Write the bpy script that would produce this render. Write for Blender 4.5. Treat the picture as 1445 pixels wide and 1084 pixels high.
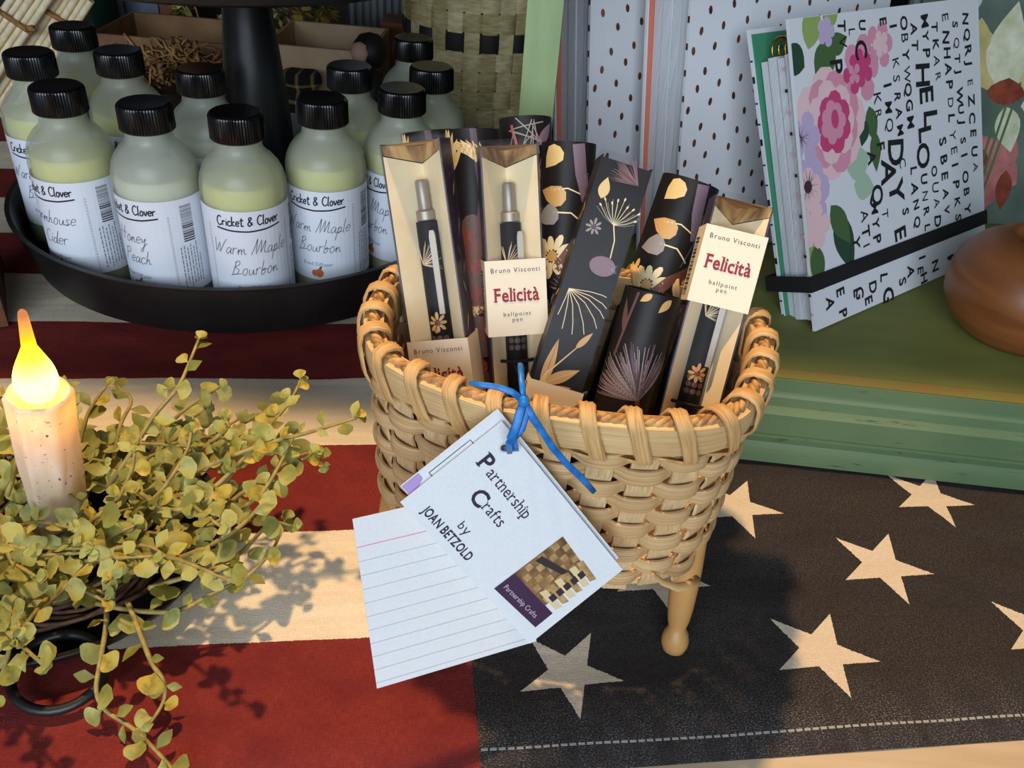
import bpy, bmesh, math, random
from mathutils import Vector, Matrix, noise
for o in list(bpy.data.objects): bpy.data.objects.remove(o)
S = bpy.context.scene; COL = S.collection
R = math.radians; PI = math.pi
rnd = random.Random(7)

# ------------------------------------------------------------------ camera
FPX = 1200.0; PITCH = R(35); ROLL = R(5); CAMH = .335
fw = Vector((0, math.cos(PITCH), -math.sin(PITCH))); r0 = Vector((1, 0, 0)); u0 = r0.cross(fw)
RV = r0*math.cos(ROLL)+u0*math.sin(ROLL); UV_ = -r0*math.sin(ROLL)+u0*math.cos(ROLL)
CAM = Vector((0, 0, CAMH))
cd = bpy.data.cameras.new('camera'); cam = bpy.data.objects.new('camera', cd); COL.objects.link(cam)
cd.sensor_fit = 'HORIZONTAL'; cd.sensor_width = 36; cd.lens = 36*FPX/1445; cd.clip_start = .01
m = Matrix((RV, UV_, -fw)).transposed().to_4x4(); m.translation = CAM; cam.matrix_world = m
S.camera = cam
def ray(x, y): return fw+RV*((x-722.5)/FPX)-UV_*((y-542)/FPX)
def atz(x, y, z): d = ray(x, y); return CAM+d*((z-CAMH)/d.z)
def aty(x, y, Y): d = ray(x, y); return CAM+d*(Y/d.y)
def proj(p):
    v = Vector(p)-CAM; w = v.dot(fw); return 722.5+FPX*v.dot(RV)/w, 542-FPX*v.dot(UV_)/w

# ------------------------------------------------------------------ world, lights, exposure
w = bpy.data.worlds.new('world'); S.world = w; w.use_nodes = True
bg = w.node_tree.nodes['Background']; bg.inputs[0].default_value = (.62, .72, 1, 1); bg.inputs[1].default_value = .13
def area(name, loc, target, size, power, col, sy=None):
    l = bpy.data.lights.new(name, 'AREA'); l.energy = power; l.color = col; l.size = size
    if sy: l.shape = 'RECTANGLE'; l.size_y = sy
    o = bpy.data.objects.new(name, l); COL.objects.link(o); o.location = loc
    o.rotation_euler = (Vector(target)-Vector(loc)).to_track_quat('-Z', 'Y').to_euler(); return o
WARM = (1, .66, .34); COOL = (.74, .86, 1)
area('shop_lamp', (-.22, .56, 1.35), (.02, .3, 0), .055, 20, WARM)
area('window_daylight', (-.25, -1.7, .85), (0, .5, .1), 1.9, 52, COOL, 1.1)
S.view_settings.view_transform = 'Standard'; S.view_settings.look = 'None'
S.view_settings.gamma = 1; S.view_settings.exposure = 0; S.view_settings.use_curve_mapping = False

# ------------------------------------------------------------------ material helpers
def srgb(c):
    f = lambda v: (v/255/12.92 if v <= 10.3 else ((v/255+.055)/1.055)**2.4)
    return (f(c[0]), f(c[1]), f(c[2]), 1)
class X:                                   # tiny node-expression builder
    def __init__(s, nt, v): s.nt = nt; s.v = v
    def _m(s, op, *a):
        n = s.nt.nodes.new('ShaderNodeMath'); n.operation = op
        for i, q in enumerate((s,)+a):
            q = q.v if isinstance(q, X) else q
            if isinstance(q, (int, float)): n.inputs[i].default_value = q
            else: s.nt.links.new(q, n.inputs[i])
        return X(s.nt, n.outputs[0])
    def __add__(s, o): return s._m('ADD', o)
    def __sub__(s, o): return s._m('SUBTRACT', o)
    def __mul__(s, o): return s._m('MULTIPLY', o)
    def __truediv__(s, o): return s._m('DIVIDE', o)
    def lt(s, o): return s._m('LESS_THAN', o)
    def gt(s, o): return s._m('GREATER_THAN', o)
def mixc(nt, fac, a, b):
    n = nt.nodes.new('ShaderNodeMix'); n.data_type = 'RGBA'
    for sock, v in ((n.inputs[0], fac), (n.inputs[6], a), (n.inputs[7], b)):
        v = v.v if isinstance(v, X) else v
        if isinstance(v, (int, float)): sock.default_value = v
        elif isinstance(v, tuple): sock.default_value = v
        else: nt.links.new(v, sock)
    return n.outputs[2]
MATS = {}
def newmat(name):
    m = bpy.data.materials.new(name); m.use_nodes = True; MATS[name] = m
    nt = m.node_tree; return m, nt, nt.nodes['Principled BSDF'], nt.nodes['Material Output']
def texco(nt, kind='Object', scale=(1, 1, 1)):
    t = nt.nodes.new('ShaderNodeTexCoord'); mp = nt.nodes.new('ShaderNodeMapping'); mp.inputs['Scale'].default_value = scale
    nt.links.new(t.outputs[kind], mp.inputs[0]); return mp.outputs[0]
def noise_t(nt, vec, scale, detail=4, rough=.55):
    n = nt.nodes.new('ShaderNodeTexNoise'); n.inputs['Scale'].default_value = scale; n.inputs['Detail'].default_value = detail
    n.inputs['Roughness'].default_value = rough; nt.links.new(vec, n.inputs['Vector']); return n.outputs[0]
def ramp(nt, fac, a, b):
    n = nt.nodes.new('ShaderNodeMapRange'); n.inputs[1].default_value = a; n.inputs[2].default_value = b
    nt.links.new(fac, n.inputs[0]); return n.outputs[0]
def bump(nt, p, h, strength=.3, dist=.001):
    b = nt.nodes.new('ShaderNodeBump'); b.inputs['Strength'].default_value = strength; b.inputs['Distance'].default_value = dist
    nt.links.new(h, b.inputs['Height']); nt.links.new(b.outputs[0], p.inputs['Normal'])
def M(name, col, rough=.5, col2=None, scale=80, stretch=(1, 1, 1), lo=.35, hi=.65, bmp=0, metal=0, spec=.5, sss=0, emit=0, bdist=.0008, detail=4):
    if name in MATS: return MATS[name]
    m, nt, p, out = newmat(name); c = srgb(col)
    p.inputs['Roughness'].default_value = rough; p.inputs['Metallic'].default_value = metal; p.inputs['Specular IOR Level'].default_value = spec
    p.inputs['Base Color'].default_value = c
    if col2:
        v = texco(nt, 'Object', stretch); f = noise_t(nt, v, scale, detail)
        nt.links.new(mixc(nt, X(nt, ramp(nt, f, lo, hi)), c, srgb(col2)), p.inputs['Base Color'])
        if bmp: bump(nt, p, f, bmp, bdist)
    if sss: p.inputs['Subsurface Weight'].default_value = sss; p.inputs['Subsurface Radius'].default_value = (.006, .004, .002); p.inputs['Subsurface Scale'].default_value = 1
    if emit: p.inputs['Emission Color'].default_value = c; p.inputs['Emission Strength'].default_value = emit
    return m
def clearmat(name, tint=(1, 1, 1, 1), gloss=.1, rough=.05, diff=0, dcol=(230, 235, 225)):
    m, nt, p, out = newmat(name); nt.nodes.remove(p); N = nt.nodes.new
    t = N('ShaderNodeBsdfTransparent'); t.inputs[0].default_value = tint
    g = N('ShaderNodeBsdfGlossy'); g.inputs['Roughness'].default_value = rough
    fr = N('ShaderNodeLayerWeight'); fr.inputs[0].default_value = .25
    mr = N('ShaderNodeMapRange'); mr.inputs[3].default_value = gloss*.35; mr.inputs[4].default_value = min(1, gloss*5); nt.links.new(fr.outputs['Fresnel'], mr.inputs[0])
    base = t.outputs[0]
    if diff:
        d = N('ShaderNodeBsdfDiffuse'); d.inputs[0].default_value = srgb(dcol)
        tl = N('ShaderNodeBsdfTranslucent'); tl.inputs[0].default_value = srgb(dcol)
        a = N('ShaderNodeMixShader'); a.inputs[0].default_value = .5; nt.links.new(d.outputs[0], a.inputs[1]); nt.links.new(tl.outputs[0], a.inputs[2])
        b = N('ShaderNodeMixShader'); b.inputs[0].default_value = diff; nt.links.new(base, b.inputs[1]); nt.links.new(a.outputs[0], b.inputs[2]); base = b.outputs[0]
    x = N('ShaderNodeMixShader'); nt.links.new(mr.outputs[0], x.inputs[0]); nt.links.new(base, x.inputs[1]); nt.links.new(g.outputs[0], x.inputs[2])
    nt.links.new(x.outputs[0], out.inputs[0]); return m

# ------------------------------------------------------------------ mesh helpers
class MB:
    def __init__(s): s.v = []; s.f = []; s.mi = []; s.mats = []
    def mat(s, m):
        if m not in s.mats: s.mats.append(m)
        return s.mats.index(m)
    def add(s, vs, fs, m=None):
        b = len(s.v); s.v += [tuple(q) for q in vs]; s.f += [tuple(b+i for i in f) for f in fs]
        k = s.mat(m) if m else 0; s.mi += [k]*len(fs); return s
    def box(s, lo, hi, m=None, T=None):
        vs = [Vector((x, y, z)) for z in (lo[2], hi[2]) for y in (lo[1], hi[1]) for x in (lo[0], hi[0])]
        if T: vs = [T @ q for q in vs]
        return s.add(vs, [(0, 2, 3, 1), (4, 5, 7, 6), (0, 1, 5, 4), (2, 6, 7, 3), (0, 4, 6, 2), (1, 3, 7, 5)], m)
    def prism(s, pts, h0, h1, f, m=None):       # 2-D outline extruded through frame f(u,v,h)
        n = len(pts); vs = [f(u, v, h0) for u, v in pts]+[f(u, v, h1) for u, v in pts]
        return s.add(vs, [tuple(range(n))[::-1], tuple(range(n, 2*n))]+[(i, (i+1) % n, n+(i+1) % n, n+i) for i in range(n)], m)
    def lathe(s, prof, n=32, o=(0, 0, 0), m=None, cap=True, T=None):
        o = Vector(o); vs = []; fs = []
        for r, z in prof:
            for k in range(n):
                a = 2*PI*k/n; q = Vector((r*math.cos(a), r*math.sin(a), z)); vs.append((T @ q if T else q)+o)
        for i in range(len(prof)-1):
            for k in range(n): fs.append((i*n+k, i*n+(k+1) % n, (i+1)*n+(k+1) % n, (i+1)*n+k))
        if cap:
            if prof[0][0] > 1e-6: fs.append(tuple(range(n))[::-1])
            if prof[-1][0] > 1e-6: fs.append(tuple((len(prof)-1)*n+k for k in range(n)))
        return s.add(vs, fs, m)
    def tube(s, pts, rad, n=8, m=None, closed=False, flat=1.0, up=None):
        pts = [Vector(p) for p in pts]; L = len(pts); vs = []; fs = []
        rr = rad if isinstance(rad, (list, tuple)) else [rad]*L
        prev = None
        for i, p in enumerate(pts):
            t = (pts[(i+1) % L]-pts[i-1]) if closed else (pts[min(i+1, L-1)]-pts[max(i-1, 0)])
            t = t.normalized() if t.length > 1e-9 else Vector((0, 0, 1))
            if up is not None: a = Vector(up)
            elif prev is None: a = Vector((0, 0, 1)) if abs(t.z) < .9 else Vector((1, 0, 0))
            else: a = prev
            b = t.cross(a).normalized(); a = b.cross(t).normalized(); prev = a
            for k in range(n):
                q = 2*PI*k/n; vs.append(p+b*(math.cos(q)*rr[i])+a*(math.sin(q)*rr[i]*flat))
        for i in range(L if closed else L-1):
            j = (i+1) % L
            for k in range(n): fs.append((i*n+k, i*n+(k+1) % n, j*n+(k+1) % n, j*n+k))
        if not closed: fs += [tuple(range(n))[::-1], tuple((L-1)*n+k for k in range(n))]
        return s.add(vs, fs, m)
    def mesh(s, name, smooth=None):
        me = bpy.data.meshes.new(name); me.from_pydata(s.v, [], s.f)
        for m in s.mats: me.materials.append(m)
        if len(s.mats) > 1: me.polygons.foreach_set('material_index', s.mi)
        bm = bmesh.new(); bm.from_mesh(me)
        if smooth != 'print': bmesh.ops.recalc_face_normals(bm, faces=bm.faces)
        bm.to_mesh(me); bm.free()
        if smooth and smooth != 'print':
            me.polygons.foreach_set('use_smooth', [True]*len(me.polygons))
            if smooth != True: me.set_sharp_from_angle(angle=R(smooth))
        return me
def place(name, me, parent=None, mat=None, label=None):
    o = bpy.data.objects.new(name, me); COL.objects.link(o)
    if mat and not me.materials: me.materials.append(mat)
    if parent:
        o.parent = parent
        if parent.get('_world'): o.matrix_parent_inverse = parent.matrix_basis.inverted()
    if label: o['label'] = label
    return o
def part(name, mb, mat=None, parent=None, smooth=40, label=None): return place(name, mb.mesh(name, smooth), parent, mat, label)
def tag(o, label, cat, group=None, kind=None):
    o['label'] = label
    if cat: o['category'] = cat
    if group: o['group'] = group
    if kind: o['kind'] = kind
    return o
def thing(name, label, cat, loc=(0, 0, 0), group=None, world=True, matrix=None):
    o = bpy.data.objects.new(name, None); COL.objects.link(o); o.empty_display_size = .01
    if matrix: o.matrix_basis = matrix
    else: o.location = loc
    if world: o['_world'] = 1        # children are given in world coordinates
    return tag(o, label, cat, group)
def copy_tree(o, parent=None):
    c = o.copy(); COL.objects.link(c)
    if parent: c.parent = parent
    for ch in list(o.children): copy_tree(ch, c)
    return c
def frame(O, Xv, Yv):
    O, Xv, Yv = Vector(O), Vector(Xv).normalized(), Vector(Yv); Yv = (Yv-Xv*Yv.dot(Xv)).normalized(); Nn = Xv.cross(Yv)
    f = lambda u, v, h=0: O+Xv*u+Yv*v+Nn*h
    f.M = Matrix((Xv, Yv, Nn)).transposed().to_4x4(); f.M.translation = O; return f

# ------------------------------------------------------------------ lettering
GL = {}
def load_glyphs(chars):
    os_ = []
    for bold in (0, 1):
        for c in chars:
            cu = bpy.data.curves.new('g', 'FONT'); cu.body = c; cu.offset = .022*bold; cu.resolution_u = 3
            o = bpy.data.objects.new('g', cu); COL.objects.link(o); os_.append((c, bold, o))
    dg = bpy.context.evaluated_depsgraph_get()
    for c, b, o in os_:
        me = bpy.data.meshes.new_from_object(o.evaluated_get(dg)); vs = [(q.co.x, q.co.y) for q in me.vertices]; fs = [tuple(p.vertices) for p in me.polygons]
        lb = min([q[0] for q in vs] or [0]); GL[(c, b)] = (vs, fs, max([q[0] for q in vs] or [.25])+max(.04, lb)); bpy.data.meshes.remove(me)
    for c, b, o in os_: cu = o.data; bpy.data.objects.remove(o); bpy.data.curves.remove(cu)
load_glyphs('ABCDEFGHIJKLMNOPQRSTUVWXYZabcdefhilnoprstuvdà0123456789 ')
ST = {'C': (.62, [[(.55, .8), (.4, .95), (.2, .85), (.08, .5), (.15, .15), (.35, 0), (.6, .15)]]), 'r': (.38, [[(.05, .5), (.08, 0)], [(.07, .3), (.2, .48), (.35, .45)]]),
 'i': (.2, [[(.1, .48), (.1, 0)], [(.1, .68), (.13, .72)]]), 'c': (.42, [[(.38, .42), (.22, .5), (.06, .3), (.1, .05), (.25, 0), (.4, .1)]]),
 'k': (.42, [[(.08, 1), (.06, 0)], [(.35, .5), (.08, .25), (.38, 0)]]), 'e': (.42, [[(.06, .25), (.36, .3), (.3, .48), (.14, .46), (.05, .22), (.15, .02), (.38, .1)]]),
 't': (.4, [[(.2, .85), (.17, .1), (.28, 0), (.4, .08)], [(.02, .58), (.38, .62)]]), '&': (.6, [[(.55, .05), (.2, .55), (.2, .8), (.35, .85), (.42, .7), (.1, .3), (.12, .05), (.3, 0), (.5, .35)]]),
 'l': (.22, [[(.1, 1), (.07, .1), (.18, 0)]]), 'o': (.44, [[(.2, .5), (.06, .3), (.1, .03), (.25, 0), (.36, .2), (.3, .45), (.2, .5)]]), 'v': (.38, [[(.03, .5), (.16, 0), (.34, .5)]]), ' ': (.35, []),
 'W': (1.0, [[(.02, 1), (.12, .5), (.22, 0), (.45, .75), (.52, 0), (.75, .6), (.95, 1.05)]]), 'a': (.46, [[(.36, .42), (.18, .46), (.05, .2), (.14, 0), (.32, .2), (.38, .42), (.36, .05), (.48, .08)]]),
 'm': (.62, [[(0, .1), (.08, .42), (.1, 0)], [(.1, .2), (.24, .42), (.3, 0)], [(.3, .2), (.44, .42), (.5, .05), (.64, .1)]]), 'n': (.44, [[(0, .1), (.08, .42), (.1, 0)], [(.1, .2), (.25, .42), (.32, .05), (.46, .1)]]),
 'M': (1.1, [[(.02, 0), (.2, .6), (.3, 1.1), (.34, 0), (.6, 1.0), (.64, .1), (.8, .6), (.9, .9), (.92, .1), (1.1, .1)]]), 'p': (.46, [[(.12, .45), (.02, -.55)], [(.1, .2), (.25, .45), (.36, .25), (.2, 0), (.1, .05), (.46, .1)]]),
 'B': (.75, [[(.25, 1.0), (.1, 0), (0, -.1)], [(.15, .9), (.4, 1.05), (.5, .8), (.2, .55), (.5, .4), (.4, .05), (.12, 0), (.75, .1)]]), 'u': (.48, [[(.05, .42), (.08, .05), (.25, .05), (.34, .42), (.36, .05), (.48, .1)]]),
 'b': (.44, [[(.1, 1), (.06, .05), (.2, 0), (.32, .2), (.25, .42), (.1, .25), (.3, .35), (.46, .3)]]), 'F': (.7, [[(.3, 1.0), (.15, 0)], [(.05, .95), (.75, 1.05)], [(.15, .5), (.5, .55)]]),
 'h': (.44, [[(.12, 1), (.05, 0)], [(.06, .2), (.22, .42), (.3, .05), (.44, .1)]]), 's': (.36, [[(.3, .4), (.12, .42), (.1, .3), (.26, .15), (.2, 0), (.02, .05), (.36, .1)]]),
 'd': (.48, [[(.32, .4), (.14, .42), (.05, .15), (.2, 0), (.34, .3), (.45, 1.0), (.36, .05), (.48, .1)]]), 'H': (.95, [[(.2, 1), (.1, 0)], [(.7, 1.05), (.58, 0)], [(0, .45), (.9, .55)]]),
 'y': (.44, [[(.05, .42), (.1, .1), (.3, .42)], [(.32, .45), (.2, -.5), (.05, -.45), (.46, .1)]]), 'P': (.7, [[(.25, 1.0), (.12, 0)], [(.1, .9), (.5, 1.05), (.6, .75), (.2, .5)]])}
class Print:                                # flat print: 2-D shapes mapped onto a surface by f(u,v,h)
    def __init__(s, f, h=.00015, sub=0): s.f = f; s.h = h; s.mb = MB(); s.k = 0; s.sub = sub; s.clip = None
    def raw(s, pts, faces, m, dh=0):
        s.k += 1; h = s.h+dh+min(s.k, 400)*2e-7
        if s.clip: c = s.clip; pts = [(min(max(u, c[0]), c[2]), min(max(v, c[1]), c[3])) for u, v in pts]
        if s.sub:
            tri = []
            for q in faces: tri += [(pts[q[0]], pts[q[i]], pts[q[i+1]]) for i in range(1, len(q)-1)]
            out = []
            while tri:
                a, b, c = tri.pop(); e = [math.dist(a, b), math.dist(b, c), math.dist(c, a)]; k = e.index(max(e))
                if e[k] < s.sub: out.append((a, b, c)); continue
                a, b, c = ((a, b, c), (b, c, a), (c, a, b))[k]; m_ = ((a[0]+b[0])/2, (a[1]+b[1])/2); tri += [(a, m_, c), (m_, b, c)]
            pts = [p for t in out for p in t]; faces = [(3*i, 3*i+1, 3*i+2) for i in range(len(out))]
        s.mb.add([s.f(u, v, h) for u, v in pts], faces, m)
    def poly(s, pts, m, dh=0): s.raw(pts, [tuple(range(len(pts)))], m, dh)
    def fan(s, c, pts, m, dh=0): n = len(pts); s.raw([c]+list(pts), [(0, 1+i, 1+(i+1) % n) for i in range(n)], m, dh)
    def disc(s, x, y, rx, m, ry=None, rot=0, n=14, dh=0):
        ry = ry or rx; c, q = math.cos(rot), math.sin(rot)
        s.fan((x, y), [(x+rx*math.cos(2*PI*i/n)*c-ry*math.sin(2*PI*i/n)*q, y+rx*math.cos(2*PI*i/n)*q+ry*math.sin(2*PI*i/n)*c) for i in range(n)], m, dh)
    def line(s, pts, wd, m, dh=0, step=.003, w1=None):
        q = []
        for a, b in zip(pts, pts[1:]):
            L = math.dist(a, b); k = max(1, int(L/step))
            for i in range(k): q.append((a[0]+(b[0]-a[0])*i/k, a[1]+(b[1]-a[1])*i/k))
        q.append(pts[-1]); n = len(q); vs = []
        for i, p in enumerate(q):
            a, b = q[max(i-1, 0)], q[min(i+1, n-1)]; L = math.dist(a, b) or 1e-9
            ww = (wd if w1 is None else wd+(w1-wd)*i/(n-1))/2
            nx, ny = -(b[1]-a[1])/L*ww, (b[0]-a[0])/L*ww
            vs += [(p[0]+nx, p[1]+ny), (p[0]-nx, p[1]-ny)]
        s.raw(vs, [(2*i, 2*i+1, 2*i+3, 2*i+2) for i in range(n-1)], m, dh)
    def rect(s, x0, y0, x1, y1, m, dh=0, nx=1):
        vs = [(x0+(x1-x0)*i/nx, y) for i in range(nx+1) for y in (y0, y1)]
        s.raw(vs, [(2*i, 2*i+2, 2*i+3, 2*i+1) for i in range(nx)], m, dh)
    def text(s, t, x, y, size, m, rot=0, bold=0, align=0, sx=1, track=0, serif=0, dh=.00005):
        W = sum(GL[(c, bold)][2]+track for c in t)*size*sx; cx = -W*align; c_, s_ = math.cos(rot), math.sin(rot)
        put = lambda a, b: (x+a*c_-b*s_, y+a*s_+b*c_)
        for c in t:
            vs, fs, adv = GL[(c, bold)]
            if vs: s.raw([put(cx+q[0]*size*sx, q[1]*size) for q in vs], fs, m, dh)
            if serif and c in 'FPliràtnph':
                lx = min(q[0] for q in vs); bars = []
                if c in 'FP': bars = [(lx-.07, lx+.2, 0), (lx-.07, lx+.05, .64)]
                elif c == 'l': bars = [(lx-.08, lx+.18, 0), (lx-.09, lx+.02, .66)]
                elif c in 'ir': bars = [(lx-.07, lx+.17, 0), (lx-.08, lx+.02, .46)]
                elif c in 'nh': bars = [(lx-.06, lx+.15, 0), (lx-.08, lx+.02, .46 if c == 'n' else .66)]
                elif c == 'p': bars = [(lx-.08, lx+.02, .46), (lx-.07, lx+.17, -.21)]
                for a, b, e in bars: s.raw([put(cx+a*size*sx, e*size), put(cx+b*size*sx, e*size), put(cx+b*size*sx, (e+.045)*size), put(cx+a*size*sx, (e+.045)*size)], [(0, 1, 2, 3)], m, dh)
            cx += (adv+track)*size*sx
    def script(s, t, x, y, size, wd, m, align=0, slant=.1, rot=0, track=0):
        W = sum(ST[c][0]+track for c in t)*size; cx = -W*align; c_, s_ = math.cos(rot), math.sin(rot)
        for c in t:
            adv, sts = ST[c]
            for stk in sts:
                p = [Vector((a+slant*b, b)) for a, b in stk]
                if len(p) > 2:
                    q = [p[0]]
                    for i in range(len(p)-1):
                        p0, p1, p2, p3 = p[max(i-1, 0)], p[i], p[i+1], p[min(i+2, len(p)-1)]
                        for k in (1, 2, 3):
                            u = k/3; q.append(.5*((2*p1)+(p2-p0)*u+(2*p0-5*p1+4*p2-p3)*u*u+(3*p1-p0-3*p2+p3)*u**3))
                    p = q
                q = [((cx+a.x*size), a.y*size) for a in p]
                s.line([(x+a*c_-b*s_, y+a*s_+b*c_) for a, b in q], wd, m, .00005)
            cx += (adv+track)*size
    # botanical motifs -------------------------------------------------
    def petal(s, x, y, ang, L, wd, m, base=.1):
        c, q = math.cos(ang), math.sin(ang); P = [(base, 0), (.35, .35), (.7, .5), (.92, .32), (1, 0), (.92, -.32), (.7, -.5), (.35, -.35)]
        s.poly([(x+(a*L)*c-(b*wd)*q, y+(a*L)*q+(b*wd)*c) for a, b in P], m)
    def daisy(s, x, y, r, n, m, mc, a0=0, a1=2*PI, wd=.32):
        for i in range(n): s.petal(x, y, a0+(a1-a0)*i/n, r*(.85+.15*((i*7) % 3)/2), r*wd, m, .25)
        s.disc(x, y, r*.24, mc, n=9)
    def umbel(s, x, y, r, ang, n, m, spread=2.2, dots=True, stem=0):
        for i in range(n):
            a = ang-spread/2+spread*i/(n-1); k = r*(.8+.2*((i*5) % 3)/2)
            pts = [(x, y), (x+.5*k*math.cos(a+.12*(a-ang)), y+.5*k*math.sin(a+.12*(a-ang))), (x+k*math.cos(a), y+k*math.sin(a))]
            s.line(pts, r*.018, m)
            if dots: s.disc(pts[2][0], pts[2][1], r*.07, m, r*.035, a, 7)
        if stem: s.line([(x, y), (x-.4*stem*math.cos(ang)+.06*stem, y-.4*stem*math.sin(ang)), (x-stem*math.cos(ang), y-stem*math.sin(ang))], r*.04, m)
    def thistle(s, x, y, r, ang, n, ms, spread=2.4):
        g = random.Random(int(x*1e5)+n)
        for i in range(n):
            a = ang-spread/2+spread*g.random(); k = r*(.6+.4*g.random())
            s.line([(x, y), (x+k*math.cos(a), y+k*math.sin(a))], r*.035, ms[i % len(ms)], w1=r*.012)
    def leaf(s, x, y, ang, L, wd, m, vein=None):
        c, q = math.cos(ang), math.sin(ang); n = 8; P = []
        for i in range(n+1): t = i/n; P.append((t, wd*math.sin(PI*t**.8)*.5))
        P += [(a, -b) for a, b in P[-2:0:-1]]
        s.fan((x+.5*L*c, y+.5*L*q), [(x+a*L*c-b*q, y+a*L*q+b*c) for a, b in P], m)
        if vein: s.line([(x, y), (x+L*c, y+L*q)], wd*.05, vein)
    def obj(s, name, parent): return part(name, s.mb, None, parent, 'print')

# ------------------------------------------------------------------ materials
cream = M('cream_card', (244, 228, 198), .7); paper = M('white_paper', (228, 230, 230), .75, (222, 225, 226), 900)
ink = M('black_ink', (30, 28, 32), .6); red_ink = M('red_ink', (150, 22, 40), .6); grey_ink = M('grey_ink', (120, 120, 128), .6)
blackmetal = M('black_metal', (20, 20, 21), .42, (30, 29, 28), 30); blackwood = M('black_wood', (17, 18, 20), .38, (24, 25, 27), 60, (1, 1, .2))
blackcap = M('black_cap', (14, 13, 13), .22); steel = M('steel', (164, 154, 140), .5, metal=.75)
darkprint = M('dark_print', (36, 32, 30), .45, (28, 26, 27), 60, spec=.22)
plastic = clearmat('clear_plastic', (.985, .985, .985, 1), .009, .15)

# ================================================================== THE SETTING
def struct(name, mb, mat, smooth=None):
    o = part(name, mb, mat, None, smooth); o['kind'] = 'structure'; return o
struct('floor', MB().box((-3, -3, -.80), (3, 3, -.76)), M('floor_boards', (92, 70, 50), .6, (70, 50, 36), 6, (1, 8, 1)))
struct('wall_back', MB().box((-3, 1.32, -.76), (3, 1.36, 1.9)), M('dark_boards', (52, 38, 28), .8, (30, 22, 18), 9, (6, 1, .6)))
# unseen shelf board above the display, added to shade its back part
struct('shade_shelf_1', MB().box((-1.2, .487, .60), (1.2, 1.32, .622)), M('shelf_wood', (96, 70, 48), .6, (70, 48, 32), 9, (1, 8, 8)))
tb = thing('table', 'pale wooden table under the flag cloth', 'table', (0, .6, -.76))
part('table_top', MB().box((-1.3, .12, -.045), (1.3, 1.31, -.006)), M('table_wood', (206, 184, 150), .6, (188, 164, 128), 8, (1, 10, 1)), tb, None)
for x in (-1.22, 1.22):
    for y in (.2, 1.17): part('leg', MB().box((x-.03, y-.03, -.76), (x+.03, y+.03, -.0455)), M('table_wood', (206, 184, 150)), tb, None)

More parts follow.
